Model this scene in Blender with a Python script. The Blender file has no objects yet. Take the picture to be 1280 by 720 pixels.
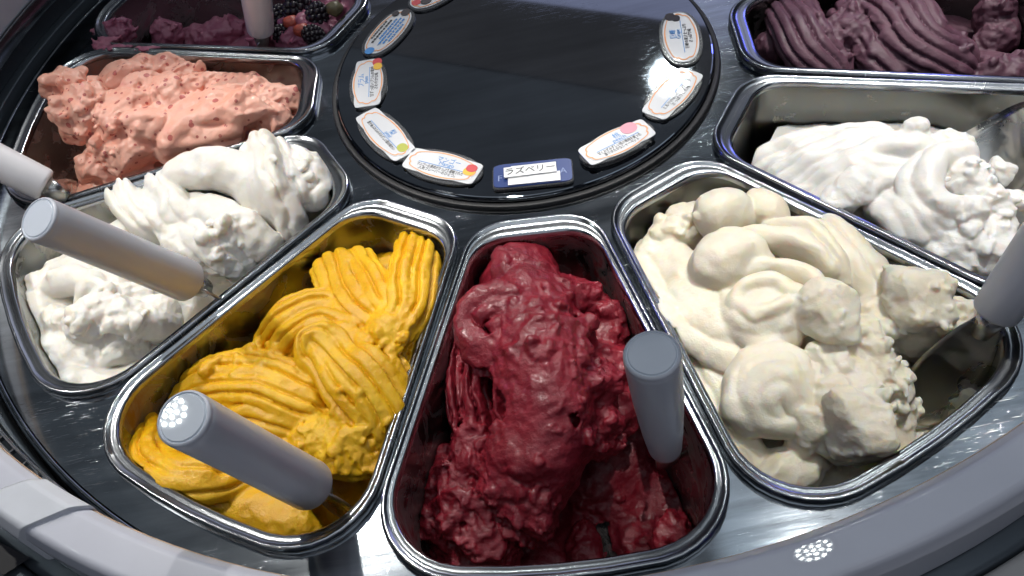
import bpy, bmesh, math, random
import numpy as np
from mathutils import Vector, Matrix

random.seed(7)
rng = np.random.default_rng(11)
sc = bpy.context.scene
COL = sc.collection
R_ = math.radians

# ------------------------------------------------------------------ camera
cam = bpy.data.cameras.new('camera')
cam.sensor_width = 36.0
cam.lens = 32.256
cam.clip_start = 0.01
cam.clip_end = 60.0
cam_ob = bpy.data.objects.new('camera', cam)
COL.objects.link(cam_ob)
PITCH, ROLL = 0.8957, -0.2076
_cp, _sp = math.cos(PITCH), math.sin(PITCH)
_fw = Vector((0, _cp, -_sp)); _rt = Vector((1, 0, 0)); _up = Vector((0, _sp, _cp))
_c, _s = math.cos(ROLL), math.sin(ROLL)
_r2 = _c * _rt + _s * _up
_u2 = -_s * _rt + _c * _up
_m = Matrix((_r2, _u2, -_fw)).transposed().to_4x4()
_m.translation = (-0.05828, -0.77962, 0.60983)
cam_ob.matrix_world = _m
sc.camera = cam_ob

# ------------------------------------------------------------------ world, exposure
w = bpy.data.worlds.new('World'); sc.world = w
w.use_nodes = True
bg = w.node_tree.nodes['Background']
bg.inputs[0].default_value = (0.62, 0.72, 1.0, 1)
bg.inputs[1].default_value = 0.03
sc.view_settings.view_transform = 'Standard'
sc.view_settings.look = 'None'
sc.view_settings.exposure = 0.0
sc.view_settings.gamma = 1.0
sc.view_settings.use_curve_mapping = False
sc.cycles.use_denoising = True
sc.cycles.max_bounces = 8
sc.cycles.sample_clamp_indirect = 4.0
sc.cycles.caustics_reflective = False

# ------------------------------------------------------------------ lamps over the carousel, added fill panels
def spot(name, loc, target, power, size, blend, radius, color=(1, .965, .91)):
    l = bpy.data.lights.new(name, 'SPOT')
    l.energy = power; l.spot_size = R_(size); l.spot_blend = blend
    l.shadow_soft_size = radius; l.color = color
    o = bpy.data.objects.new(name, l); COL.objects.link(o)
    o.location = loc
    d = Vector(target) - Vector(loc)
    o.rotation_euler = d.to_track_quat('-Z', 'Y').to_euler()
    return o

def area(name, loc, target, power, sx, sy, color):
    l = bpy.data.lights.new(name, 'AREA')
    l.shape = 'RECTANGLE'; l.size = sx; l.size_y = sy
    l.energy = power; l.color = color
    o = bpy.data.objects.new(name, l); COL.objects.link(o)
    o.location = loc
    d = Vector(target) - Vector(loc)
    o.rotation_euler = d.to_track_quat('-Z', 'Y').to_euler()
    return o

LAMPS = [  # position of the lamp, the point it is turned to, power, cone
    ((-0.732, 0.728, 2.200), (-0.27, -0.27, 0), 105, 17.5),
    ((-0.199, 0.374, 2.200), (0.03, -0.22, 0), 80, 12.5),
    ((0.627, 0.149, 2.200), (0.32, -0.235, 0), 128, 19),
    ((0.850, 2.477, 2.200), (-0.30, -0.20, 0), 190, 13),
    ((-1.884, 0.206, 2.2), (-0.40, -0.16, 0), 135, 13),
    ((0.95, 1.0, 2.2), (0.44, -0.14, 0), 150, 10.5),  # added lamp, unseen, only to brighten the right-hand white gelato
]
for loc, tgt, pw, cone in LAMPS:
    spot('spot_lamp', loc, tgt, pw, cone, 0.55, 0.022)
PI = math.pi
def panel(name, x0, x1, y0, y1, radiance, color, z=2.5):
    sx, sy = x1 - x0, y1 - y0
    return area(name, ((x0 + x1) / 2, (y0 + y1) / 2, z), ((x0 + x1) / 2, (y0 + y1) / 2, 0), radiance * PI * sx * sy, sx, sy, color)
panel('added_panel', -.75, .35, .10, 1.05, .50, (.86, .93, 1.0))  # unseen glowing panels, added for the counter steel to mirror
panel('added_panel', .45, 1.95, .05, 1.05, .70, (.78, .89, 1.0))
panel('added_panel', -2.9, -1.0, .5, 2.0, .09, (.80, .92, 1.0))
def slanted(cu, cn, su, sn, radiance, color, z=2.5, a=R_(-32)):  # added glowing bands, standing for ceiling stripes mirrored in the lid
    o = area('added_panel', (cu * math.cos(a) - cn * math.sin(a), cu * math.sin(a) + cn * math.cos(a), z), (0, 0, -1e5), radiance * PI * su * sn, su, sn, color)
    o.rotation_euler = (0, 0, a)
    return o
slanted(-1.0, 2.14, 5.0, 1.19, .105, (.84, .92, 1.0))
slanted(-1.0, 3.05, 5.0, .61, .080, (1.0, .96, .95))
slanted(-1.8, 4.30, 6.0, 1.90, .85, (.66, .70, 1.0))
panel('added_panel', -1.3, 1.4, -1.8, -.30, .80, (.84, .91, 1.0))  # added overhead fill behind the camera, lifts the sides facing it
area('added_front_fill', (0.3, -2.4, 1.5), (0, -0.62, 0.1), 6.5, 2.6, 1.0, (.86, .90, 1.0))  # added soft fill from behind the camera, mainly for the rail
spot('blue_lamp', (-1.5, .5, .6), (-.55, .05, 0), 3.5, 40, 0.8, 0.06, (.10, .12, 1.0))
spot('blue_lamp', (1.25, 1.2, 0.9), (0.42, 0.10, 0), 4.0, 40, 0.8, 0.06, (.10, .12, 1.0))

# ------------------------------------------------------------------ materials
def new_mat(name):
    m = bpy.data.materials.new(name); m.use_nodes = True
    nt = m.node_tree
    return m, nt, nt.nodes['Principled BSDF']

def N(nt, typ, **kw):
    n = nt.nodes.new(typ)
    for k, v in kw.items():
        if k in n.inputs: n.inputs[k].default_value = v
        else: setattr(n, k, v)
    return n

def ramp(nt, fac, stops):
    r = nt.nodes.new('ShaderNodeValToRGB')
    el = r.color_ramp.elements
    while len(el) < len(stops): el.new(0.5)
    for e, (p, c) in zip(el, stops):
        e.position = p; e.color = (*c, 1) if len(c) == 3 else c
    nt.links.new(fac, r.inputs[0])
    return r.outputs[0]

def mixc(nt, fac, a, b, blend='MIX'):
    m = nt.nodes.new('ShaderNodeMix'); m.data_type = 'RGBA'; m.blend_type = blend
    for k, v in ((0, fac), (6, a), (7, b)):
        if hasattr(v, 'links') or isinstance(v, bpy.types.NodeSocket): nt.links.new(v, m.inputs[k])
        else: m.inputs[k].default_value = v if k == 0 else (*v, 1)
    return m.outputs[2]

def steel(name, base, rough, brush=0.0, angle=0.0, scratch=0.0, smear=None, smear_amt=0.0, metallic=1.0, cloud=0.0):
    m, nt, b = new_mat(name)
    L = nt.links.new
    tc = N(nt, 'ShaderNodeTexCoord')
    b.inputs['Metallic'].default_value = metallic
    big = N(nt, 'ShaderNodeTexNoise', Scale=9.0, Detail=4.0)
    L(tc.outputs['Object'], big.inputs['Vector'])
    rr = N(nt, 'ShaderNodeMapRange'); rr.inputs[3].default_value = rough * .75; rr.inputs[4].default_value = rough * 1.35
    L(big.outputs[0], rr.inputs[0])
    rough_out = rr.outputs[0]
    bumps = []
    if brush:
        mp = N(nt, 'ShaderNodeMapping'); mp.inputs['Rotation'].default_value = (0, 0, angle); mp.inputs['Scale'].default_value = (14, 420, 40)
        L(tc.outputs['Object'], mp.inputs[0])
        n1 = N(nt, 'ShaderNodeTexNoise', Scale=1.0, Detail=3.0); L(mp.outputs[0], n1.inputs['Vector'])
        bumps.append((n1.outputs[0], brush))
    col = base
    if cloud:       # wiped, streaky patches of tarnish
        mp = N(nt, 'ShaderNodeMapping'); mp.inputs['Rotation'].default_value = (0, 0, angle + .1); mp.inputs['Scale'].default_value = (5, 46, 10)
        L(tc.outputs['Object'], mp.inputs[0])
        n5 = N(nt, 'ShaderNodeTexNoise', Scale=1.0, Detail=6.0, Roughness=.62, Distortion=.35); L(mp.outputs[0], n5.inputs['Vector'])
        n6 = N(nt, 'ShaderNodeTexNoise', Scale=7.0, Detail=4.0); L(tc.outputs['Object'], n6.inputs['Vector'])
        av = N(nt, 'ShaderNodeMath', operation='ADD'); L(n5.outputs[0], av.inputs[0]); L(n6.outputs[0], av.inputs[1])
        t5 = N(nt, 'ShaderNodeMapRange'); t5.inputs[1].default_value = .78; t5.inputs[2].default_value = 1.25; L(av.outputs[0], t5.inputs[0])
        col = mixc(nt, t5.outputs[0], tuple(c * (1 - .62 * cloud) for c in base), tuple(min(1, c * (1 + .25 * cloud)) for c in base))
        ra = N(nt, 'ShaderNodeMath', operation='MULTIPLY_ADD'); ra.inputs[1].default_value = rough * .45 * cloud
        L(t5.outputs[0], ra.inputs[0]); L(rough_out, ra.inputs[2]); rough_out = ra.outputs[0]
    if scratch:
        sm = None
        for k, (ang, sx, sy, th) in enumerate(((.3, 34, 1250, .69), (-.9, 48, 1500, .70), (1.9, 28, 1100, .70), (2.6, 60, 1700, .70))):
            mp = N(nt, 'ShaderNodeMapping'); mp.inputs['Rotation'].default_value = (0, 0, ang)
            mp.inputs['Scale'].default_value = (sx, sy, 30); mp.inputs['Location'].default_value = (k * 3.1, k * 1.7, 0)
            L(tc.outputs['Object'], mp.inputs[0])
            n1 = N(nt, 'ShaderNodeTexNoise', Scale=1.0, Detail=1.5); L(mp.outputs[0], n1.inputs['Vector'])
            t = N(nt, 'ShaderNodeMapRange'); t.inputs[1].default_value = th; t.inputs[2].default_value = th + .04
            L(n1.outputs[0], t.inputs[0])
            if sm is None: sm = t.outputs[0]
            else:
                mx = N(nt, 'ShaderNodeMath', operation='MAXIMUM'); L(sm, mx.inputs[0]); L(t.outputs[0], mx.inputs[1]); sm = mx.outputs[0]
        nm = N(nt, 'ShaderNodeTexNoise', Scale=13.0, Detail=3.0); L(tc.outputs['Object'], nm.inputs['Vector'])
        tm = N(nt, 'ShaderNodeMapRange'); tm.inputs[1].default_value = .47; tm.inputs[2].default_value = .66; L(nm.outputs[0], tm.inputs[0])
        mq = N(nt, 'ShaderNodeMath', operation='MULTIPLY'); L(sm, mq.inputs[0]); L(tm.outputs[0], mq.inputs[1]); sm = mq.outputs[0]
        ms = N(nt, 'ShaderNodeMath', operation='MULTIPLY'); ms.inputs[1].default_value = scratch; L(sm, ms.inputs[0])
        col = mixc(nt, ms.outputs[0], col, (.75, .78, .80))
        ad = N(nt, 'ShaderNodeMath', operation='MULTIPLY_ADD'); ad.inputs[1].default_value = .35 * scratch
        L(sm, ad.inputs[0]); L(rough_out, ad.inputs[2]); rough_out = ad.outputs[0]
        bumps.append((sm, -.25 * scratch))
    if smear:
        n2 = N(nt, 'ShaderNodeTexNoise', Scale=22.0, Detail=6.0, Roughness=.65, Distortion=.8); L(tc.outputs['Object'], n2.inputs['Vector'])
        t = N(nt, 'ShaderNodeMapRange'); t.inputs[1].default_value = .62 - .3 * smear_amt; t.inputs[2].default_value = .80 - .3 * smear_amt
        L(n2.outputs[0], t.inputs[0])
        col = mixc(nt, t.outputs[0], col if not isinstance(col, tuple) else col, smear)
        iv = N(nt, 'ShaderNodeMath', operation='MULTIPLY_ADD'); iv.inputs[1].default_value = -.85; iv.inputs[2].default_value = metallic
        L(t.outputs[0], iv.inputs[0]); L(iv.outputs[0], b.inputs['Metallic'])
        ad = N(nt, 'ShaderNodeMath', operation='MULTIPLY_ADD'); ad.inputs[1].default_value = .2
        L(t.outputs[0], ad.inputs[0]); L(rough_out, ad.inputs[2]); rough_out = ad.outputs[0]
    if isinstance(col, tuple): b.inputs['Base Color'].default_value = (*col, 1)
    else: L(col, b.inputs['Base Color'])
    L(rough_out, b.inputs['Roughness'])
    prev = None
    for sock, amt in bumps:
        bp = N(nt, 'ShaderNodeBump'); bp.inputs['Strength'].default_value = min(1, abs(amt)); bp.inputs['Distance'].default_value = .0004
        bp.invert = amt < 0
        L(sock, bp.inputs['Height'])
        if prev: L(prev, bp.inputs['Normal'])
        prev = bp.outputs[0]
    if prev: L(prev, b.inputs['Normal'])
    return m

def plastic(name, col, rough, coat=0.0, var=.06, speck=None):
    m, nt, b = new_mat(name); L = nt.links.new
    tc = N(nt, 'ShaderNodeTexCoord')
    n1 = N(nt, 'ShaderNodeTexNoise', Scale=35.0, Detail=5.0); L(tc.outputs['Object'], n1.inputs['Vector'])
    c0 = tuple(max(0, c * (1 - var * 2)) for c in col)
    c = mixc(nt, n1.outputs[0], c0, tuple(min(1, c * (1 + var)) for c in col))
    L(c, b.inputs['Base Color'])
    rr = N(nt, 'ShaderNodeMapRange'); rr.inputs[3].default_value = rough * .8; rr.inputs[4].default_value = rough * 1.25
    L(n1.outputs[0], rr.inputs[0]); L(rr.outputs[0], b.inputs['Roughness'])
    b.inputs['Coat Weight'].default_value = coat; b.inputs['Coat Roughness'].default_value = .02
    return m

def gelato(name, col, col2, rough=.42, sss=.35, radius=(1, .6, .35), scale=.006, fine=.5, specks=None, gloss=.5, wet=0.0):
    m, nt, b = new_mat(name); L = nt.links.new
    tc = N(nt, 'ShaderNodeTexCoord')
    n1 = N(nt, 'ShaderNodeTexNoise', Scale=28.0, Detail=5.0, Roughness=.6); L(tc.outputs['Object'], n1.inputs['Vector'])
    c = mixc(nt, ramp(nt, n1.outputs[0], [(.38, (0, 0, 0)), (.66, (1, 1, 1))]), col, col2)
    if specks:
        scol, sscale, thr = specks
        for k in range(2):
            v = N(nt, 'ShaderNodeTexVoronoi', Scale=sscale * (1 + .7 * k)); v.inputs['Randomness'].default_value = 1
            mp = N(nt, 'ShaderNodeMapping'); mp.inputs['Location'].default_value = (k * .37, k * .11, 0); L(tc.outputs['Object'], mp.inputs[0])
            L(mp.outputs[0], v.inputs['Vector'])
            pk = N(nt, 'ShaderNodeSeparateColor'); L(v.outputs['Color'], pk.inputs[0])
            a = N(nt, 'ShaderNodeMath', operation='LESS_THAN'); a.inputs[1].default_value = thr; L(v.outputs['Distance'], a.inputs[0])
            b2 = N(nt, 'ShaderNodeMath', operation='GREATER_THAN'); b2.inputs[1].default_value = .62; L(pk.outputs[0], b2.inputs[0])
            mm = N(nt, 'ShaderNodeMath', operation='MULTIPLY'); L(a.outputs[0], mm.inputs[0]); L(b2.outputs[0], mm.inputs[1])
            m8 = N(nt, 'ShaderNodeMath', operation='MULTIPLY'); m8.inputs[1].default_value = .75; L(mm.outputs[0], m8.inputs[0])
            c = mixc(nt, m8.outputs[0], c, scol)
    L(c, b.inputs['Base Color'])
    n2 = N(nt, 'ShaderNodeTexNoise', Scale=170.0, Detail=6.0, Roughness=.62); L(tc.outputs['Object'], n2.inputs['Vector'])
    n3 = N(nt, 'ShaderNodeTexNoise', Scale=620.0, Detail=3.0, Roughness=.6); L(tc.outputs['Object'], n3.inputs['Vector'])
    b1 = N(nt, 'ShaderNodeBump'); b1.inputs['Strength'].default_value = fine; b1.inputs['Distance'].default_value = .0022; L(n2.outputs[0], b1.inputs['Height'])
    b2 = N(nt, 'ShaderNodeBump'); b2.inputs['Strength'].default_value = fine * .55; b2.inputs['Distance'].default_value = .0007; L(n3.outputs[0], b2.inputs['Height']); L(b1.outputs[0], b2.inputs['Normal'])
    L(b2.outputs[0], b.inputs['Normal'])
    rr = N(nt, 'ShaderNodeMapRange'); rr.inputs[1].default_value = .3; rr.inputs[2].default_value = .7
    rr.inputs[3].default_value = rough * .7; rr.inputs[4].default_value = rough * 1.35
    L(n1.outputs[0], rr.inputs[0]); L(rr.outputs[0], b.inputs['Roughness'])
    b.inputs['Specular IOR Level'].default_value = gloss
    b.inputs['Subsurface Weight'].default_value = sss
    b.inputs['Subsurface Radius'].default_value = radius
    b.inputs['Subsurface Scale'].default_value = scale
    b.inputs['Coat Weight'].default_value = wet; b.inputs['Coat Roughness'].default_value = .18
    return m

M = {}
M['counter'] = steel('counter_steel', (.34, .37, .40), .08, brush=.06, angle=.25, scratch=.7, cloud=.8)
M['rim'] = steel('pan_rim_steel', (.40, .42, .44), .17, scratch=.35, cloud=.35, smear=(.55, .52, .48), smear_amt=-.10)
M['wall'] = steel('pan_wall_steel', (.42, .43, .42), .30)
for k_, c_, a_ in ((0, (.20, .08, .11), .45), (1, (.42, .20, .15), .35), (2, (.62, .59, .53), .35), (3, (.26, .13, .012), .45), (4, (.14, .008, .016), .5), (5, (.50, .45, .36), .04), (6, (.55, .53, .49), .02), (7, (.10, .04, .06), .2)):
    M['wall%d' % k_] = steel('pan_wall_film', (.15, .155, .15) if k_ > 4 else (.28, .29, .285), .24, smear=c_, smear_amt=a_)  # right-hand pans: dark reflections put into a darker steel base
M['blade'] = steel('blade_steel', (.45, .45, .43), .25, brush=.1, scratch=.3, smear=(.50, .46, .40), smear_amt=.35)
M['lid'] = steel('lid_steel', (.22, .24, .27), .03, scratch=.06, cloud=.35)
M['gasket'] = plastic('black_rubber', (.008, .008, .010), .5)
M['rail'] = plastic('grey_rail_paint', (.58, .59, .66), .38, coat=.6, var=.03)
M['strap'] = plastic('light_grey_strap', (.66, .68, .73), .38, coat=.1)
M['handle'] = plastic('handle_plastic', (.52, .54, .60), .33, coat=.25, var=.03)
M['handle_white'] = plastic('white_handle_plastic', (.80, .79, .82), .35, coat=.2, var=.03)
M['cap'] = plastic('cap_plastic', (.56, .61, .68), .30, coat=1.0, var=.03)
M['panel'] = steel('case_panel', (.10, .12, .14), .30, brush=.05, metallic=.6)
M['floor'] = plastic('pale_floor', (.44, .43, .42), .5)
M['card'] = plastic('white_card', (.68, .69, .71), .35, coat=1.0, var=.02)
M['strip'] = plastic('white_strip', (.78, .79, .80), .5, var=.02)
M['navy'] = plastic('navy_card', (.016, .045, .19), .3, coat=.4)
M['orange'] = plastic('orange_line', (.76, .34, .13), .5, var=.02)
M['seal'] = plastic('tan_seal', (.52, .36, .24), .5)
M['blue_ink'] = plastic('blue_ink', (.05, .25, .60), .5, var=.02)
M['black_ink'] = plastic('black_ink', (.02, .02, .022), .5, var=.02)
M['grey_ink'] = plastic('grey_ink', (.22, .28, .48), .5, var=.02)
M['red_print'] = plastic('red_print', (.60, .06, .07), .45)
M['yellow_print'] = plastic('yellow_print', (.80, .48, .05), .45)
M['green_print'] = plastic('green_print', (.44, .46, .08), .45)
M['pink_print'] = plastic('pink_print', (.80, .34, .42), .45)
M['dark_print'] = plastic('dark_print', (.02, .015, .02), .45)
# clear laminate pouch round each card
m, nt, b = new_mat('clear_laminate')
tr = N(nt, 'ShaderNodeBsdfTransparent'); tr.inputs[0].default_value = (.92, .93, .94, 1)
gl = N(nt, 'ShaderNodeBsdfGlossy'); gl.inputs['Roughness'].default_value = .12
df = N(nt, 'ShaderNodeBsdfDiffuse'); df.inputs[0].default_value = (.5, .52, .55, 1)
fr = N(nt, 'ShaderNodeFresnel'); fr.inputs[0].default_value = 1.5
mx = N(nt, 'ShaderNodeMixShader'); mx0 = N(nt, 'ShaderNodeMixShader'); mx0.inputs[0].default_value = .16
nt.links.new(tr.outputs[0], mx0.inputs[1]); nt.links.new(df.outputs[0], mx0.inputs[2])
nt.links.new(fr.outputs[0], mx.inputs[0]); nt.links.new(mx0.outputs[0], mx.inputs[1]); nt.links.new(gl.outputs[0], mx.inputs[2])
nt.links.new(mx.outputs[0], nt.nodes['Material Output'].inputs[0])
M['laminate'] = m
M['mango'] = gelato('mango_gelato', (.69, .355, .003), (.79, .47, .010), rough=.40, sss=.25, radius=(1, .5, .1), scale=.004, fine=.48)
M['vanilla'] = gelato('milk_gelato', (.84, .80, .72), (.88, .85, .79), rough=.42, sss=.65, radius=(1, .8, .55), scale=.009, fine=.32)
M['cream'] = gelato('cream_gelato', (.86, .78, .62), (.90, .84, .71), rough=.42, sss=.65, radius=(1, .75, .42), scale=.009, fine=.34)
M['milk'] = gelato('white_gelato', (.84, .81, .76), (.87, .85, .81), rough=.40, sss=.65, radius=(1, .8, .6), scale=.009, fine=.30)
M['raspberry'] = gelato('raspberry_sorbet', (.165, .007, .016), (.255, .014, .028), rough=.36, sss=.2, radius=(1, .2, .2), scale=.003, fine=.8, wet=.16, gloss=.40)
M['pink'] = gelato('pink_gelato', (.84, .41, .30), (.87, .48, .37), rough=.40, sss=.3, radius=(1, .5, .4), scale=.005, fine=.42, specks=((.40, .04, .05), 78, .25), wet=.1)
M['purple'] = gelato('purple_gelato', (.085, .034, .056), (.12, .052, .078), rough=.55, sss=.15, radius=(1, .4, .5), scale=.004, fine=.4)
M['berry_cream'] = gelato('berry_gelato', (.30, .085, .15), (.38, .14, .20), rough=.4, sss=.25, radius=(1, .5, .5), scale=.004, fine=.4)
M['blackberry'] = plastic('blackberry_skin', (.012, .006, .012), .34, coat=.08)
M['red_fruit'] = plastic('red_fruit', (.40, .07, .045), .4, coat=.1)
M['olive_fruit'] = plastic('olive_fruit', (.12, .10, .05), .4)

# ------------------------------------------------------------------ object helpers
def link(name, me, mat, parent=None):
    o = bpy.data.objects.new(name, me); COL.objects.link(o)
    if mat is not None: me.materials.append(mat)
    if parent is not None: o.parent = parent
    return o

def bm_obj(name, bm, mat, parent=None, smooth=True):
    me = bpy.data.meshes.new(name)
    bmesh.ops.recalc_face_normals(bm, faces=bm.faces)
    bm.to_mesh(me); bm.free()
    if smooth:
        me.polygons.foreach_set('use_smooth', [True] * len(me.polygons))
    return link(name, me, mat, parent)

def tag(o, label, cat, group=None):
    o['label'] = label; o['category'] = cat
    if group: o['group'] = group
    return o

def empty(name, loc=(0, 0, 0)):
    o = bpy.data.objects.new(name, None); COL.objects.link(o); o.location = loc
    return o

def loft(bm, loops, close_first=False, close_last=False):
    """loops: lists of equally many points, each loop closed"""
    vs = [[bm.verts.new(p) for p in lp] for lp in loops]
    n = len(loops[0])
    for a, b in zip(vs, vs[1:]):
        for i in range(n):
            j = (i + 1) % n
            bm.faces.new((a[i], a[j], b[j], b[i]))
    if close_first: bm.faces.new(list(reversed(vs[0])))
    if close_last: bm.faces.new(vs[-1])
    return vs

def ring(name, prof, mat, parent=None, n=192, a0=None, a1=None, shear=0.0):
    """a profile of (r, z) points, closed, turned about the carousel's axis"""
    bm = bmesh.new()
    full = a0 is None
    k = n if full else n + 1
    angs = [2 * math.pi * i / n for i in range(n)] if full else [a0 + (a1 - a0) * i / n for i in range(n + 1)]
    rlo = min(r for r, z in prof); rhi = max(r for r, z in prof)
    def sk(r): return shear * (r - rlo) / (rhi - rlo)
    vs = [[bm.verts.new((r * math.sin(a + sk(r)), -r * math.cos(a + sk(r)), z)) for r, z in prof] for a in angs]
    m_ = len(prof)
    for i in range(k if full else k - 1):
        j = (i + 1) % k
        for q in range(m_):
            t = (q + 1) % m_
            bm.faces.new((vs[i][q], vs[i][t], vs[j][t], vs[j][q]))
    if not full:
        bm.faces.new(vs[0]); bm.faces.new(list(reversed(vs[-1])))
    return bm_obj(name, bm, mat, parent)

def rounded(prof_pts, rad, seg=4):
    """rounds the corners of a closed 2-D polygon"""
    out = []
    n = len(prof_pts)
    for i in range(n):
        p0, p, p1 = (Vector(prof_pts[k % n]) for k in (i - 1, i, i + 1))
        r = rad[i] if isinstance(rad, (list, tuple)) else rad
        d0, d1 = (p0 - p), (p1 - p)
        l0, l1 = d0.length, d1.length
        d0.normalize(); d1.normalize()
        ang = d0.angle(d1)
        t = min(r / math.tan(ang / 2), l0 * .49, l1 * .49)
        a, b = p + d0 * t, p + d1 * t
        for s in range(seg + 1):
            f = s / seg
            q = (1 - f) ** 2 * a + 2 * f * (1 - f) * p + f * f * b
            q = q * .55 + .45 * ((a * (1 - f) + b * f) * .25 + p * 0 + q * .75)
            out.append((q.x, q.y))
    return out

# ------------------------------------------------------------------ the wedge pans
R1, R2, HW1, HW2 = .239, .540, .052, .1347
TH0 = -7.109
BULGE = .4753 / .54
def theta(i): return R_(TH0 + 30 * (i - 4))

def wedge(off=0.0, inner=None, outer=None, r_in=.036, r_out=.056, seg=9):
    """outline of a pan opening grown by off: points (u, v)"""
    inner = off if inner is None else inner
    outer = off if outer is None else outer
    slope = (HW2 - HW1) / (R2 - R1)
    k = math.sqrt(1 + slope * slope)
    def hw(u): return HW1 + slope * (u - R1) + off * k
    ua, ub = R1 - inner, R2 + outer
    pts = []
    corners = [(ua, -hw(ua)), (ub - BULGE * hw(ub) ** 2, -hw(ub - .016)), None, (ub - BULGE * hw(ub) ** 2, hw(ub - .016)), (ua, hw(ua))]
    poly = [corners[0], corners[1]]
    nb = 8
    hb = hw(ub - .016)
    for i in range(1, nb):
        v = -hb + 2 * hb * i / nb
        poly.append((ub - BULGE * v * v, v))
    poly += [corners[3], corners[4]]
    n = len(poly)
    out = []
    for i in range(n):
        p0, p, p1 = Vector(poly[i - 1]), Vector(poly[i]), Vector(poly[(i + 1) % n])
        if 2 <= i <= n - 3:
            if 3 <= i <= n - 4: out.append(tuple(p))
            continue
        r = max(.004, (r_in + off * .8) if i in (0, n - 1) else (r_out + off))
        if i == 1: p1 = Vector(poly[3])
        if i == n - 2: p0 = Vector(poly[n - 4])
        d0, d1 = (p0 - p), (p1 - p)
        l0, l1 = d0.length, d1.length
        d0.normalize(); d1.normalize()
        ang = d0.angle(d1)
        lim0 = .49 if i in (0, n - 1) and i != 1 else .95
        t = r / math.tan(ang / 2)
        t = min(t, l0 * .95, l1 * .95)
        if i == 0: t = min(t, l0 * .48)
        if i == n - 1: t = min(t, l1 * .48)
        rr = t * math.tan(ang / 2)
        bis = (d0 + d1).normalized()
        cen = p + bis * (rr / math.sin(ang / 2))
        a, b = p + d0 * t, p + d1 * t
        va, vb = a - cen, b - cen
        tot = va.angle(vb)
        crs = va.x * vb.y - va.y * vb.x
        for s in range(seg + 1):
            f = tot * s / seg * (1 if crs > 0 else -1)
            q = Vector((va.x * math.cos(f) - va.y * math.sin(f), va.x * math.sin(f) + va.y * math.cos(f)))
            out.append(tuple(cen + q))
    return out

def to_world(i, u, v, z):
    th = theta(i)
    return (u * math.sin(th) + v * math.cos(th), -u * math.cos(th) + v * math.sin(th), z)

FLAVOURS = {0: 'mixed berry', 1: 'pink', 2: 'milk', 3: 'mango', 4: 'raspberry', 5: 'cream', 6: 'white', 7: 'purple'}
PAN_LABELS = {
    0: 'steel pan nearly scraped empty, with pink smears and blackberries in it',
    1: 'steel wedge pan holding the speckled pink gelato',
    2: 'steel wedge pan of white gelato between the pink and the mango pans',
    3: 'steel wedge pan holding the yellow mango gelato',
    4: 'steel wedge pan holding the dark red raspberry sorbet',
    5: 'steel wedge pan holding the cream coloured gelato, a blade stuck in it',
    6: 'steel wedge pan of white gelato between the cream and the purple pans',
    7: 'steel wedge pan holding the dark purple gelato',
}
def build_pan(i, wallmat):
    root = empty('gelato_pan', to_world(i, .40, 0, 0)); root.rotation_euler = (0, 0, theta(i))
    bpy.context.view_layer.update()
    def loc(pts, z): return [(v, -(u - .40), z) for u, v in pts]   # pan axes: x lateral, -y outward
    # rim: skirt, rolled bead, flat flange, lip into the opening
    prof = [(.0080, .0185, .0125, -.0050), (.0086, .0192, .0132, -.0008), (.0080, .0186, .0126, .0026), (.0066, .0172, .0112, .0042), (.0050, .0152, .0094, .0038),
            (.0040, .0138, .0080, .0022), (.0026, .0075, .0048, .0018), (.0012, .0020, .0018, .0021), (0, 0, 0, .0006), (-.0010, -.0010, -.0010, -.0040)]
    bm = bmesh.new()
    loft(bm, [loc(wedge(o, a, b), z) for o, a, b, z in prof])
    bm_obj('rim', bm, M['rim'], root)
    bm = bmesh.new()
    lo = [loc(wedge(-.0010), -.0040), loc(wedge(-.0030), -.03), loc(wedge(-.0055), -.07), loc(wedge(-.0080), -.115), loc(wedge(-.0110), -.126), loc(wedge(-.020), -.130)]
    loft(bm, lo, close_last=True)
    bm_obj('wall', bm, wallmat, root)
    tag(root, PAN_LABELS[i], 'pan', 'steel pans set around the carousel')
    return root

# ------------------------------------------------------------------ gelato: modelled as solids in a distance field, then meshed
import openvdb as vdb

def hash3(ix, iy, iz, seed):
    h = (ix.astype(np.uint32) * np.uint32(374761393) + iy.astype(np.uint32) * np.uint32(668265263)
         + iz.astype(np.uint32) * np.uint32(2147483647) + np.uint32((seed * 974711) & 0xffffffff))
    h = (h ^ (h >> np.uint32(13))) * np.uint32(1274126177)
    h = h ^ (h >> np.uint32(16))
    return (h & np.uint32(0xffffff)).astype(np.float32) / np.float32(0xffffff)

def vnoise(P, seed):
    i = np.floor(P).astype(np.int32); f = (P - i).astype(np.float32); f = f * f * (3 - 2 * f)
    r = 0
    for dx in (0, 1):
        wx = f[:, 0] if dx else 1 - f[:, 0]
        for dy in (0, 1):
            wy = f[:, 1] if dy else 1 - f[:, 1]
            for dz in (0, 1):
                wz = f[:, 2] if dz else 1 - f[:, 2]
                r = r + wx * wy * wz * hash3(i[:, 0] + dx, i[:, 1] + dy, i[:, 2] + dz, seed)
    return r * 2 - 1

def fbm(P, seed, octv=3, ridged=False):
    a, s, t = 1.0, 1.0, 0
    for k in range(octv):
        n = vnoise(P * s + k * 17.3, seed + k)
        t = t + a * ((1 - 2 * np.abs(n)) if ridged else n)
        a *= .5; s *= 2.03
    return t / 1.75

def smin(a, b, k):
    h = np.clip(.5 + .5 * (b - a) / k, 0, 1)
    return b + (a - b) * h - k * h * (1 - h)

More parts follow.
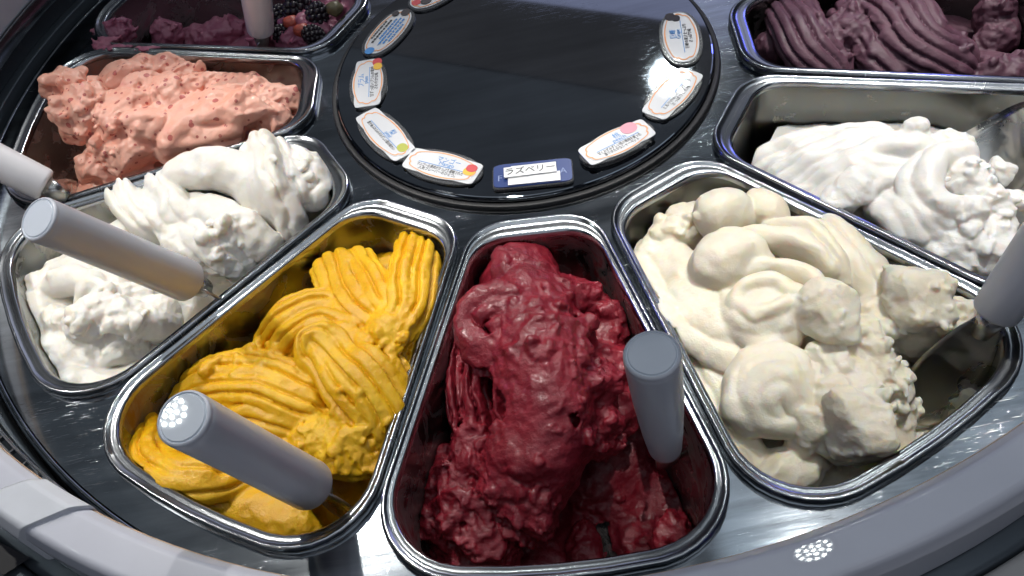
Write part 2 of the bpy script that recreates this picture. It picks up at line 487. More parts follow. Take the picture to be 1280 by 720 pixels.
def catmull(pts, m):
    P = np.array(pts, float)
    P = np.vstack([2 * P[0] - P[1], P, 2 * P[-1] - P[-2]])
    out = []
    n = len(P) - 3
    for s in np.linspace(0, n - 1e-6, m):
        k = int(s); t = s - k
        p0, p1, p2, p3 = P[k:k + 4]
        out.append(.5 * ((2 * p1) + (-p0 + p2) * t + (2 * p0 - 5 * p1 + 4 * p2 - p3) * t * t + (-p0 + 3 * p1 - 3 * p2 + p3) * t ** 3))
    return np.array(out)

class Solid:
    def __init__(s, i, h, ulo, uhi, vhalf, zlo, zhi, seed, wf=1.0):
        s.i, s.h, s.seed = i, h, seed
        s.o = np.array([ulo, -vhalf, zlo])
        s.n = np.ceil((np.array([uhi, vhalf, zhi]) - s.o) / h).astype(int) + 1
        s.f = np.full(s.n, .05, np.float32)
        s.ax = [s.o[k] + h * np.arange(s.n[k]) for k in range(3)]
        th = theta(i)
        s.ru = np.array([math.sin(th), -math.cos(th)]); s.rv = np.array([math.cos(th), math.sin(th)])
        s.rough = []
        # a soft random warp keeps every swirl from being a perfect figure
        r_ = np.random.default_rng(seed)
        s.warp = 0
        for cell, am in ((.030, .0045 * wf), (.012, .0016 * wf * wf)):
            cs = np.ceil(s.n * h / cell).astype(int) + 2
            Wg = r_.uniform(-1, 1, (*cs, 3)).astype(np.float32)
            for ax in range(3):
                t = np.arange(s.n[ax]) * h / cell; i0 = t.astype(int); f_ = (t - i0).astype(np.float32); f_ = f_ * f_ * (3 - 2 * f_)
                shp = [1] * 4; shp[ax] = len(f_); f_ = f_.reshape(shp)
                Wg = np.take(Wg, i0, ax) * (1 - f_) + np.take(Wg, i0 + 1, ax) * f_
            s.warp = s.warp + Wg * am
    def L(s, p):            # the pan's own axes
        p = np.atleast_2d(np.array(p, float))
        return np.stack([p[:, :2] @ s.ru, p[:, :2] @ s.rv, p[:, 2]], -1)
    def box(s, lo, hi):
        a = np.clip(np.floor((lo - s.o) / s.h).astype(int), 0, s.n - 1)
        b = np.clip(np.ceil((hi - s.o) / s.h).astype(int) + 1, 1, s.n)
        sl = tuple(slice(x, max(y, x + 1)) for x, y in zip(a, b))
        G = np.stack(np.meshgrid(*[s.ax[k][sl[k]] for k in range(3)], indexing='ij'), -1).astype(np.float32)
        return sl, G + s.warp[sl]
    def base(s, ctrl, amp=.003, scale=.03, k=2.2):
        c = s.L([p for p in ctrl])
        U, V = np.meshgrid(s.ax[0], s.ax[1], indexing='ij')
        d2 = (U[..., None] - c[:, 0]) ** 2 + (V[..., None] - c[:, 1]) ** 2 + 1e-5
        wt = d2 ** (-k / 2 * 1.0)
        H = (wt * c[:, 2]).sum(-1) / wt.sum(-1)
        Q = np.stack([U.ravel() / scale, V.ravel() / scale, np.zeros(U.size)], -1)
        H = H + amp * fbm(Q, s.seed, 3).reshape(U.shape)
        s.f = np.minimum(s.f, ((s.ax[2][None, None] - H[..., None]) * .75).astype(np.float32))
    def put(s, sl, d, k):
        s.f[sl] = smin(s.f[sl], d.astype(np.float32), k) if k > 0 else np.minimum(s.f[sl], d)
    def blob(s, p, r, rot=0.0, n=0.0, ns=.012, k=.003, ridged=False, flat=0.0):
        r = np.array([r, r, r] if np.isscalar(r) else r, float)
        c = s.L(p)[0]
        rm = r.max() * 1.15 + n * 1.5 + .006
        sl, G = s.box(c - rm, c + rm)
        q = G - c.astype(np.float32)
        # turn about z, in world terms (rot measured in the world's xy plane)
        th = rot - theta(s.i) + math.pi / 2
        x = q[..., 0] * math.cos(th) + q[..., 1] * math.sin(th); y = -q[..., 0] * math.sin(th) + q[..., 1] * math.cos(th)
        e = np.sqrt((x / r[0]) ** 2 + (y / r[1]) ** 2 + (q[..., 2] / r[2]) ** 2)
        d = (e - 1) * min(r) * 1.0
        if n:
            m = np.abs(d) < n * 2 + .004
            P = G[m] / ns
            d[m] = d[m] - n * fbm(P, s.seed + int(abs(c[0] * 9999)) % 97, 3, ridged)
        s.put(sl, d, k)
    def ribbon(s, pts, w, t, n=0, g=.003, k=.002, up=(0, 0, 1), taper=(1, 1), twist=0.0):
        P = s.L(pts); m = max(10, 9 * (len(P) - 1) + 1)
        C = catmull(P, m)
        W = w * np.interp(np.linspace(0, 1, m), [0, .18, .8, 1], [taper[0], 1, 1, taper[1]])
        T = np.gradient(C, axis=0); T /= np.linalg.norm(T, axis=1)[:, None] + 1e-12
        upv = s.L([up])[0] if up != (0, 0, 1) else np.array([0, 0, 1.0])
        Nn = upv - (T @ upv)[:, None] * T
        Nn /= np.linalg.norm(Nn, axis=1)[:, None] + 1e-9
        Bn = np.cross(T, Nn)
        if twist:
            a = twist * np.linspace(0, 1, m)[:, None]
            Nn, Bn = Nn * np.cos(a) + Bn * np.sin(a), Bn * np.cos(a) - Nn * np.sin(a)
        ext = max(w, t) * 1.2 + .006
        sl, G = s.box(C.min(0) - ext, C.max(0) + ext)
        sh = G.shape[:3]; Q = G.reshape(-1, 3)
        best = np.full(len(Q), 1e9, np.float32)
        bi = np.zeros(len(Q), np.int32)
        C32 = C.astype(np.float32)
        for j in range(m):
            dd = ((Q - C32[j]) ** 2).sum(-1)
            u = dd < best
            best[u] = dd[u]; bi[u] = j
        # refine between samples
        rel = Q - C32[bi]
        st = (rel * T[bi]).sum(-1)
        seg = np.linalg.norm(np.diff(C, axis=0), axis=1).mean()
        inner = (bi > 0) & (bi < m - 1)
        frac = np.clip(st / seg, -.6, .6) * inner
        fi = bi + frac
        j0 = np.clip(np.floor(fi).astype(int), 0, m - 2); fr_ = (fi - j0)[:, None]
        def mixv(A): return A[j0] * (1 - fr_) + A[j0 + 1] * fr_
        rel = Q - mixv(C)
        a = (rel * mixv(Bn)).sum(-1) / (W[j0]); b_ = (rel * mixv(Nn)).sum(-1) / t
        c_ = np.where(inner, 0, (rel * T[bi]).sum(-1) / (t * .9))
        rad = np.sqrt(a * a + b_ * b_ + c_ * c_)
        d = (rad - 1) * min(w, t)
        if n:
            phi = np.arctan2(a, b_)
            wob = .25 * np.sin(fi * .31 + s.seed)
            val = np.abs(np.sin((phi + wob * .3) * n * .5))
            d = d + g * 1.15 * (1 - val) ** 2.6
        s.put(sl, d.reshape(sh), k)
    def chunk(s, p, r, n=.0012, k=.0015, faces=9, ns=.008, rnd=.18):
        """an angular lump: rounded meeting of random planes"""
        r = np.array([r, r, r] if np.isscalar(r) else r, float); c = s.L(p)[0]
        sl, G = s.box(c - r.max() * 1.5 - .004, c + r.max() * 1.5 + .004)
        q = (G - c.astype(np.float32)) / r
        e = np.sqrt((q ** 2).sum(-1)) * .86
        for f_ in range(faces):
            z = 1 - 2 * (f_ + rng.uniform(.2, .8)) / faces; a = f_ * 2.4 + rng.uniform(-.5, .5); h_ = math.sqrt(1 - z * z)
            pl = (q @ np.array([h_ * math.cos(a), h_ * math.sin(a), z])) / rng.uniform(.74, 1.0)
            e = -smin(-e, -pl, rnd)
        d = (e - 1) * min(r)
        if n:
            m = np.abs(d) < n * 2 + .004
            d[m] = d[m] - n * fbm(G[m] / ns, s.seed + int(abs(c[0] * 9999)) % 97, 4)
        s.put(sl, d, k)
    def cut(s, p, r, k=.006, n=.0, ns=.01):
        r = np.array([r, r, r] if np.isscalar(r) else r, float); c = s.L(p)[0]
        sl, G = s.box(c - r * 1.3 - .01, c + r * 1.3 + .01)
        q = (G - c.astype(np.float32)) / r
        d = (np.sqrt((q ** 2).sum(-1)) - 1) * min(r)
        if n:
            d = d - n * fbm((G / ns).reshape(-1, 3), s.seed + 5, 3).reshape(d.shape)
        s.f[sl] = -smin(-s.f[sl], d.astype(np.float32), k)
    def top(s, u, v):
        a = int(np.clip((u - s.o[0]) / s.h, 0, s.n[0] - 1)); b = int(np.clip((v - s.o[1]) / s.h, 0, s.n[1] - 1))
        col = np.nonzero(s.f[a, b] < 0)[0]
        return None if len(col) == 0 else s.ax[2][col[-1]]
    def scatter(s, p, R, num, r0, r1, n=.0012, sink=.3):
        c = s.L(p)[0]
        for _ in range(num):
            a = rng.uniform(0, 6.283); q = R * math.sqrt(rng.uniform())
            u, v = c[0] + q * math.cos(a), c[1] + q * math.sin(a)
            z = s.top(u, v)
            if z is None: continue
            r = r0 + (r1 - r0) * rng.uniform() ** 1.8
            x = u * s.ru + v * s.rv
            s.blob((x[0], x[1], z - r * sink), (r * rng.uniform(.8, 1.3), r * rng.uniform(.7, 1.1), r * rng.uniform(.7, 1.0)), rng.uniform(0, 3), n, .005, .0012)
    def crag(s, p, R, amp, scale):
        s.rough.append((s.L(p)[0], R, amp, scale))
    def finish(s, name, mat, label, amp=.0008, scale=.01, clip=True, floor=True):
        band = np.abs(s.f) < .012
        idx = np.nonzero(band)
        P = np.stack([s.ax[k][idx[k]] for k in range(3)], -1)
        d = s.f[idx]
        d = d - amp * fbm(P / scale, s.seed + 31, 3)
        for c, R, am, scl in s.rough:
            wgt = np.clip(1.4 - np.linalg.norm((P - c) / R, axis=1) * 1.4, 0, 1)
            q = wgt > 0
            d[q] = d[q] - wgt[q] * am * fbm(P[q] / scl, s.seed + 57, 4, True)
        s.f[idx] = d
        if clip:
            U, V, Z = np.meshgrid(*s.ax, indexing='ij', sparse=True)
            o = -.0015 + np.minimum(Z, 0) * .07 + np.maximum(Z + .001, 0) * 2.5
            slope = (HW2 - HW1) / (R2 - R1)
            hw = HW1 + slope * (U - R1) + o * 1.035
            dv = np.abs(V) - hw; di = (R1 - o) - U; do = U - (R2 + o - BULGE * V * V)
            dw = np.maximum(np.maximum(dv, di), do)
            # rounded corners of the pan
            ri, ro = .034, .052
            a, b = np.maximum(dv + ri, 0), np.maximum(di + ri, 0)
            dw = np.maximum(dw, np.sqrt(a * a + b * b) - ri)
            a, b = np.maximum(dv + ro, 0), np.maximum(do + ro, 0)
            dw = np.maximum(dw, np.sqrt(a * a + b * b) - ro)
            s.f = np.maximum(s.f, dw.astype(np.float32))
        Z = s.ax[2]
        s.f = np.maximum(s.f, (-.1275 - Z)[None, None].astype(np.float32))
        s.f[0], s.f[-1], s.f[:, 0], s.f[:, -1], s.f[:, :, 0], s.f[:, :, -1] = (.01,) * 6
        g = vdb.FloatGrid(background=.006)
        g.copyFromArray(np.clip(s.f, -.006, .006).astype(np.float32))
        pts, tris, quads = g.convertToPolygons(0.0, .0)
        pts = np.asarray(pts, np.float64) * s.h + s.o
        x = pts[:, 0:1] * s.ru + pts[:, 1:2] * s.rv
        W = np.concatenate([x, pts[:, 2:3]], -1)
        # the undersides that nobody can see are left out
        quads = np.asarray(quads)
        keep = ~((pts[quads][:, :, 2] < -.1262).all(1))
        quads = quads[keep]
        # keep faces turned outward
        me = bpy.data.meshes.new(name)
        used = np.unique(quads); remap = np.full(len(W), -1); remap[used] = np.arange(len(used))
        W = W[used]; quads = remap[quads]
        org = W.mean(0); org[2] = -.06
        me.vertices.add(len(W)); me.vertices.foreach_set('co', (W - org).ravel())
        me.loops.add(quads.size); me.loops.foreach_set('vertex_index', quads[:, ::-1].ravel().astype(np.int32))
        me.polygons.add(len(quads)); me.polygons.foreach_set('loop_start', (np.arange(len(quads)) * 4).astype(np.int32))
        me.polygons.foreach_set('use_smooth', np.ones(len(quads), bool))
        me.update(calc_edges=True); me.validate()
        o = link(name, me, mat); o.location = org
        # two light smoothing passes take the voxel steps out
        md = o.modifiers.new('smooth', 'SMOOTH'); md.factor = .5; md.iterations = 1
        tag(o, label, 'gelato', 'gelato heaped in the pans')
        print('QUADS', name, len(quads))
        return o

def pan_solid(i, h=.0013, zhi=.06, ulo=None, uhi=None, wf=1.0):
    return Solid(i, h, .232 if ulo is None else ulo, .552 if uhi is None else uhi, .142, -.131, zhi, 100 + i * 7, wf)

# ------------------------------------------------------------------ the setting: floor, case, counter
def sheet(name, pts, z, mat):
    bm = bmesh.new(); bm.faces.new([bm.verts.new((x, y, z)) for x, y in pts])
    o = bm_obj(name, bm, mat, smooth=False); o['kind'] = 'structure'; return o
sheet('floor', [(-3, -3), (3, -3), (3, 3), (-3, 3)], -.9, M['panel'])

# counter with an opening for each pan
bm = bmesh.new()
ZC = -.0052
def bm_loop(pts):
    vs = [bm.verts.new(p) for p in pts]
    return [bm.edges.new((vs[k], vs[(k + 1) % len(vs)])) for k in range(len(vs))]
edges = []
for rad in (.2045, .5765):
    edges += bm_loop([(rad * math.sin(2 * math.pi * k / 160), -rad * math.cos(2 * math.pi * k / 160), ZC) for k in range(160)])
for i in range(8):
    edges += bm_loop([to_world(i, u, v, ZC) for u, v in wedge(.002, .004, .003)])
bmesh.ops.triangle_fill(bm, use_beauty=True, use_dissolve=False, edges=edges)
counter = bm_obj('counter', bm, M['counter'], smooth=False); counter['kind'] = 'structure'
ce = ring('edge', rounded([(.5766, -.030), (.5830, -.030), (.5830, -.0046), (.5766, -.0046)], .003, 3), M['counter'], counter)
tr_ = ring('trough', [(.5832, -.034), (.5875, -.034), (.5875, -.030), (.5832, -.030)], M['gasket'], counter)
ring('ledge', rounded([(.5876, -.034), (.5998, -.034), (.5998, .004), (.5876, .004)], .0015, 2), M['panel'], counter)
well = ring('well', [(.1985, -.030), (.2044, -.030), (.2044, -.0045), (.2040, -.0045), (.2040, -.026), (.1985, -.026)], M['gasket'], counter)
case = ring('case', rounded([(.600, -.90), (.640, -.90), (.640, .044), (.600, .044)], .006, 3), M['panel']); case['kind'] = 'structure'

rail = empty('display_rail')
ring('bar', rounded([(.5925, .046), (.6255, .046), (.6265, .092), (.6225, .104), (.5985, .104), (.5925, .098)], [.004, .004, .008, .006, .006, .004], 5), M['rail'], rail)
ring('seal', rounded([(.5916, .088), (.5924, .088), (.5924, .0955), (.5916, .0955)], .0003, 2), M['seal'], rail)
ring('channel', rounded([(.5866, .030), (.5890, .030), (.5890, .050), (.5866, .050)], .0006, 2), M['rim'], rail)
ring('joint_strap', rounded([(.5905, .060), (.6285, .060), (.6290, .094), (.6230, .1062), (.5980, .1072), (.5905, .100)], [.003, .003, .008, .006, .006, .004], 5), M['strap'], rail, 24, R_(-40.6), R_(-36.4), shear=R_(-3.0))
for o in rail.children:
    if o.name.startswith(('bar', 'joint')):
        wn = o.modifiers.new('normals', 'WEIGHTED_NORMAL'); wn.keep_sharp = False; wn.weight = 80
tag(rail, 'round grey rail with a light strap over it, nearest the camera', 'rail')
for k in range(14):
    a = R_(-62 + k * 1.75)
    bm = bmesh.new(); bmesh.ops.create_cube(bm, size=1)
    bmesh.ops.scale(bm, verts=bm.verts, vec=(.0016, .0045, .004))
    t = bm_obj('tick', bm, M['rim'], rail, smooth=False)
    t.location = (.5908 * math.sin(a), -.5908 * math.cos(a), .044); t.rotation_euler = (0, 0, a)

ring('side_panel', rounded([(.6402, -.50), (.720, -.50), (.700, .038), (.6402, .046)], .004, 3), M['floor'], case, 48, R_(2), R_(75))
ring('side_panel', rounded([(.6402, -.50), (.720, -.50), (.700, .038), (.6402, .046)], .004, 3), M['panel'], case, 48, R_(-75), R_(0))
bm = bmesh.new()
loft(bm, [[(-0.4580, -0.4484, 0.0470), (-0.4203, -0.4739, 0.0470), (-0.4377, -0.4828, 0.0470), (-0.4658, -0.4657, 0.0470)], [(-0.4559, -0.4502, 0.0500), (-0.4183, -0.4755, 0.0500), (-0.4357, -0.4843, 0.0500), (-0.4637, -0.4674, 0.0500)]], True, True)
bm_obj('vent_plate', bm, M['gasket'], case, smooth=False)

# ------------------------------------------------------------------ centre lid
lid = empty('centre_lid', (0, 0, 0))
bm = bmesh.new()
loft(bm, [[(r_ * math.sin(2 * math.pi * k / 160), -r_ * math.cos(2 * math.pi * k / 160), z_) for k in range(160)] for r_, z_ in ((.1975, -.004), (.1975, .0040), (.1971, .0050), (.1963, .0057), (.1952, .006))], True, True)
bm_obj('plate', bm, M['lid'], lid, smooth=False)
ring('gasket', rounded([(.1978, -.006), (.2036, -.006), (.2036, .0006), (.1978, .0006)], .0015, 3), M['gasket'], lid)
tag(lid, 'round black lid in the middle of the carousel, carrying the flavour cards', 'lid')

# ------------------------------------------------------------------ pans
for i in range(8):
    build_pan(i, M['wall%d' % i])

# ------------------------------------------------------------------ flavour cards
def outline(kind, a, b, n=56):
    pts = []
    for k in range(n):
        f = 2 * math.pi * k / n
        if kind == 'oval':
            e = 2.3
            x = math.copysign(abs(math.cos(f)) ** (2 / e), math.cos(f)) * a; y = math.copysign(abs(math.sin(f)) ** (2 / e), math.sin(f)) * b
        elif kind == 'scallop':
            x, y = a * math.cos(f), b * math.sin(f)
            q = 1.0
            for f0 in (.62, math.pi - .62, -.62 % (2 * math.pi), (math.pi + .62)):
                dlt = (f - f0 + math.pi) % (2 * math.pi) - math.pi
                q += .05 * math.exp(-(dlt / .22) ** 2) - .045 * math.exp(-((abs(dlt) - .30) / .10) ** 2) * (1 if (abs(math.cos(f)) > abs(math.cos(f0))) else 0)
            x *= q; y *= q
        else:
            e = 9
            x = math.copysign(abs(math.cos(f)) ** (2 / e), math.cos(f)) * a; y = math.copysign(abs(math.sin(f)) ** (2 / e), math.sin(f)) * b
        pts.append((x, y))
    return pts

def slab(name, pts, z0, z1, mat, parent, bevel=.0003):
    bm = bmesh.new()
    cx = sum(p[0] for p in pts) / len(pts); cy = sum(p[1] for p in pts) / len(pts)
    def sh(d): return [(cx + (x - cx) * (1 - d / max(.004, math.hypot(x - cx, y - cy))), cy + (y - cy) * (1 - d / max(.004, math.hypot(x - cx, y - cy)))) for x, y in pts]
    loft(bm, [[(x, y, z0) for x, y in pts], [(x, y, z1 - bevel) for x, y in pts], [(x, y, z1) for x, y in sh(bevel)]], True, True)
    return bm_obj(name, bm, mat, parent, smooth=False)

def band(name, pts, wd, z0, z1, mat, parent):
    bm = bmesh.new()
    inn = [(x * (1 - wd / math.hypot(x, y)), y * (1 - wd / math.hypot(x, y))) for x, y in pts]
    loft(bm, [[(x, y, z0) for x, y in pts], [(x, y, z1) for x, y in pts], [(x, y, z1) for x, y in inn], [(x, y, z0) for x, y in inn]])
    return bm_obj(name, bm, mat, parent, smooth=False)

def text(name, body, x, y, z, size, mat, parent, maxw=None):
    c = bpy.data.curves.new('t', 'FONT'); c.body = body; c.size = size; c.align_x = 'CENTER'; c.align_y = 'CENTER'; c.extrude = .0001; c.resolution_u = 3
    o = bpy.data.objects.new('t', c); COL.objects.link(o)
    me = bpy.data.meshes.new_from_object(o.evaluated_get(bpy.context.evaluated_depsgraph_get()))
    bpy.data.objects.remove(o); bpy.data.curves.remove(c)
    me.materials.clear()
    t = link(name, me, mat, parent); t.location = (x, y, z)
    if maxw:
        xs = [v.co.x for v in me.vertices]
        wd = max(xs) - min(xs)
        if wd > maxw: t.scale = (maxw / wd, 1, 1)
    return t

def bar(name, x0, x1, y, h, z, mat, parent):
    return slab(name, [(x0, y - h / 2), (x1, y - h / 2), (x1, y + h / 2), (x0, y + h / 2)], z - .0001, z + .0001, mat, parent, .00001)

ZP = .0062
def flavour_label(p0, p1, wd, label, title, sub, lines, fruit, square=True, lam=1.16, flip=False, stack=0.0, shape='oval', ends=True):
    p0, p1 = Vector(p0), Vector(p1)
    c = (p0 + p1) / 2; d = p1 - p0; a = d.length / 2
    root = empty('flavour_label', (c.x, c.y, ZP)); root.rotation_euler = (0, 0, math.atan2(d.y, d.x))
    zt = .0026 + stack
    lam_pts = outline('oval', a * 1.05, wd * .5 * lam)
    slab('laminate', lam_pts, .0, zt - .0002, M['laminate'], root, .0006)
    card_pts = outline('rect' if square else 'oval', a * (.97 if square else .96), wd * (.42 if square else .5))
    card = slab('card', card_pts, zt, zt + .0007, M['card'], root, .0002)
    oz = zt + .0011
    if square:
        ov = outline('scallop', a * .93, wd * .49)
        slab('plaque', ov, zt + .0007 - .0004, zt + .0010, M['card'], root, .0001)
    band('border_line', outline('scallop', a * .90, wd * .462), .0014, oz - .0002, oz + .0001, M['orange'], root)
    s = -1 if flip else 1
    if title: text('title_text', title, a * .10, wd * .20, oz, .0075, M['blue_ink'], root, a * .62)
    if sub: text('subtitle_text', sub, a * .10, wd * .055, oz, .0062, M['blue_ink'], root, a * .62)
    bar('rule_line', -a * .62, a * .62, -wd * .045, .0006, oz, M['blue_ink'], root)
    for k, ln in enumerate(lines):
        text('caption_text', ln, 0, -wd * (.145 + .125 * k), oz, .0046, M['black_ink'], root, a * (1.25 - .25 * k))
    for k, (mt, fx, fy, fr_) in enumerate(fruit):
        slab('fruit_print', outline('oval', fr_, fr_ * .86, 20), oz - .0002, oz + .0002 + .0002 * k, M[mt], root, .00005).location = (a * fx, wd * fy, 0)
    tag(root, label, 'card', 'flavour cards round the black lid')
    return root

flavour_label((-0.1319, -0.1130, 0.0090), (-0.0665, -0.1585, 0.0090), .034, 'oval mango card with a red and orange fruit, lying next to the navy card', 'マンゴー', 'Mango', ['マンゴーの果肉がたっぷり凝縮された', '人気フレーバーのひとつ。'], [('yellow_print', .72, .02, .0060), ('red_print', .74, .15, .0056)], True, 1.2)
flavour_label((-0.1681, -0.0343, 0.0090), (-0.1319, -0.1130, 0.0090), .032, 'white card with a green pear on it, between the plum and the mango cards', '梨', 'pear', ['果汁あふれるみずみずしい梨の味わい'], [('green_print', .70, .10, .0062)], True, 1.22)
flavour_label((-0.1652, -0.0276, 0.0090), (-0.1584, 0.0509, 0.0090), .034, 'white card with one red and one yellow plum, its text turned sideways', 'プラム', 'plum', ['甘ずっぱいプラムの果肉', 'さわやかな味'], [('red_print', .80, -.28, .0060), ('yellow_print', .60, -.30, .0056)], True, 1.18)
flavour_label((-0.1579, 0.0593, 0.0090), (-0.1092, 0.1263, 0.0090), .034, 'narrow oval card covered with blue and black lines and a blue corner', '', '', [], [('blue_ink', -.88, .05, .0058), ('dark_print', .86, -.05, .0060), ('dark_print', .72, .24, .0045)], False, 1.24)
flavour_label((-0.1044, 0.1292, 0.0090), (-0.0489, 0.1591, 0.0090), .034, 'oval card with dark red berries, farthest along the rim of the lid', '', '', [], [('red_print', -.72, .06, .0058), ('dark_print', -.42, -.12, .0066), ('dark_print', -.2, .12, .005)], False, 1.22)
flavour_label((0.0307, -0.1682, 0.0090), (0.1007, -0.1438, 0.0090), .033, 'white card with a pink peach on it, beside the navy card', '桃', 'peach', ['甘くみずみずしい桃の果肉を使った', '香りゆたかなシャーベット'], [('pink_print', .50, .26, .0082)], True, 1.1, stack=.003)
flavour_label((0.1061, -0.1291, 0.0090), (0.1614, -0.0757, 0.0090), .034, 'white card half under the lamp reflection, next above the peach card', '', '', ['ミルクのおいしさを味わう', 'さっぱりした味'], [], True, 1.2)
flavour_label((0.1571, -0.0626, 0.0090), (0.1722, 0.0209, 0.0090), .036, 'oval card with a dark bunch of grapes and blue letters, farthest from the navy card', '巨峰', 'Grape', ['巨峰の果汁たっぷり', 'さっぱり味'], [('dark_print', .80, .22, .0062), ('dark_print', .72, .06, .005)], False, 1.2)
# blue lines of the narrow card
blue = [o for o in bpy.data.objects if o.get('label', '').startswith('narrow oval')][0]
for k, (yy, x0, x1, mt) in enumerate([(.33, -.45, .40, 'black_ink'), (.20, -.62, .52, 'black_ink'), (.06, -.40, .62, 'blue_ink'), (-.06, -.60, .70, 'blue_ink'), (-.18, -.55, .66, 'blue_ink'), (-.30, -.40, .45, 'blue_ink')]):
    for q in range(9):
        xa = x0 + (x1 - x0) * q / 9; xb = xa + (x1 - x0) / 9 * rng.uniform(.55, .88)
        bar('print_mark', .0385 * xa, .0385 * xb, .034 * yy, .0021, .0038, M[mt], blue)

# navy card with the two white strips
p0, p1 = Vector((-0.0539, -0.1655, 0.0090)), Vector((0.0184, -0.1764, 0.0090))
c = (p0 + p1) / 2; d = p1 - p0
navy = empty('flavour_label', (c.x, c.y, ZP)); navy.rotation_euler = (0, 0, math.atan2(d.y, d.x))
slab('laminate', outline('rect', .0375, .0165), 0, .0030, M['laminate'], navy, .0008)
slab('card', outline('rect', .0365, .0150), .0032, .0040, M['navy'], navy, .0002)
text('letter', 'F', -.0305, -.0035, .0042, .010, M['grey_ink'], navy); text('letter', 'A', .0285, -.0015, .0042, .010, M['grey_ink'], navy)
st = slab('strip', [(-.0230, -.0140), (.0255, -.0140), (.0255, -.0020), (-.0230, -.0020)], .0043, .0052, M['strip'], navy)
st = slab('strip', [(-.0265, -.0045), (.0225, -.0045), (.0225, .0085), (-.0265, .0085)], .0054, .0066, M['strip'], navy)
st.rotation_euler = (0, 0, .03)
slab('strip', [(-.0200, -.002), (.0215, -.002), (.0215, .0105), (-.0200, .0105)], .00425, .0050, M['strip'], navy)
text('title_text', 'ラズベリー', -.002, .0018, .0068, .0096, M['black_ink'], navy).rotation_euler = (0, 0, .03)
tag(navy, 'navy blue card with white paper strips lettered over it, above the raspberry pan', 'card', 'flavour cards round the black lid')

# ------------------------------------------------------------------ spatulas
def spatula(tail, head, r, label, blade=None, tail_r=None, mat='handle', cap='cap', bw=.044, bl=.12, side=None, round_tail=.004, blade_pts=None, neck=True):
    tail, head = Vector(tail), Vector(head)
    ax = (head - tail); ln = ax.length; ax.normalize()
    root = empty('spatula', tuple(tail))
    up = Vector((0, 0, 1)); x = ax.cross(up)
    if x.length < .1: x = ax.cross(Vector((0, 1, 0)))
    x.normalize(); y = ax.cross(x).normalized()
    def circ(t, rr, n=40): return [tuple(ax * t + x * (rr * math.cos(2 * math.pi * k / n)) + y * (rr * math.sin(2 * math.pi * k / n))) for k in range(n)]
    tr = tail_r or r * .90
    q = round_tail
    prof = [(0, tr - q * 1.0)] + [(q * (1 - math.cos(s)), tr - q + q * math.sin(s)) for s in (.4, .8, 1.2, 1.57)]
    prof += [(ln * .25, tr + (r - tr) * .35), (ln * .6, tr + (r - tr) * .8), (ln * .94, r), (ln - .0045, r), (ln - .0036, r * .982), (ln - .0028, r * .995), (ln - .0012, r * .99), (ln - .0003, r * .955), (ln, r * .90)]
    bm = bmesh.new(); loft(bm, [circ(t, rr) for t, rr in prof], True, False)
    bm_obj('handle', bm, M[mat], root)
    bm = bmesh.new(); loft(bm, [circ(ln, r * .90), circ(ln - .0008, r * .875), circ(ln - .0008, r * .84), circ(ln + .0001, r * .80)], False, True)
    co = bm_obj('cap', bm, M[cap], root, smooth=False)
    if neck:
        bm = bmesh.new(); loft(bm, [circ(.002, tr * .62, 24), circ(-.010, tr * .55, 24), circ(-.022, tr * .42, 24)], True, True)
        bm_obj('neck', bm, M['blade'], root)
    # blade: a dished strip along the given points
    if blade_pts:
        C = catmull([tuple(Vector(p) - tail) for p, _w in blade_pts], 18); W = np.interp(np.linspace(0, 1, 18), np.linspace(0, 1, len(blade_pts)), [w_ for _p, w_ in blade_pts])
        sd = Vector(side).normalized() if side else x
        bm = bmesh.new(); rows_t, rows_b = [], []
        for k in range(18):
            T = Vector(C[min(k + 1, 17)] - C[max(k - 1, 0)]).normalized()
            s_ = (sd - T * sd.dot(T)).normalized(); nn = T.cross(s_)
            if nn.z < 0: nn = -nn
            a, b = [], []
            for m_ in range(9):
                v = -1 + m_ / 4
                p = Vector(C[k]) + s_ * (v * W[k] / 2) + nn * (.006 * v * v * (W[k] / .05))
                a.append(bm.verts.new(p)); b.append(bm.verts.new(p - nn * .0014))
            rows_t.append(a); rows_b.append(b)
        for A in (rows_t, rows_b):
            for k in range(17):
                for m_ in range(8): bm.faces.new((A[k][m_], A[k][m_ + 1], A[k + 1][m_ + 1], A[k + 1][m_]))
        for k in range(17):
            for m_ in (0, 8): bm.faces.new((rows_t[k][m_], rows_t[k + 1][m_], rows_b[k + 1][m_], rows_b[k][m_]))
        for k in (0, 17):
            for m_ in range(8): bm.faces.new((rows_t[k][m_], rows_t[k][m_ + 1], rows_b[k][m_ + 1], rows_b[k][m_]))
        bm_obj('blade', bm, M['blade'], root)
    tag(root, label, 'spatula', 'spatulas stuck in the gelato')
    return root

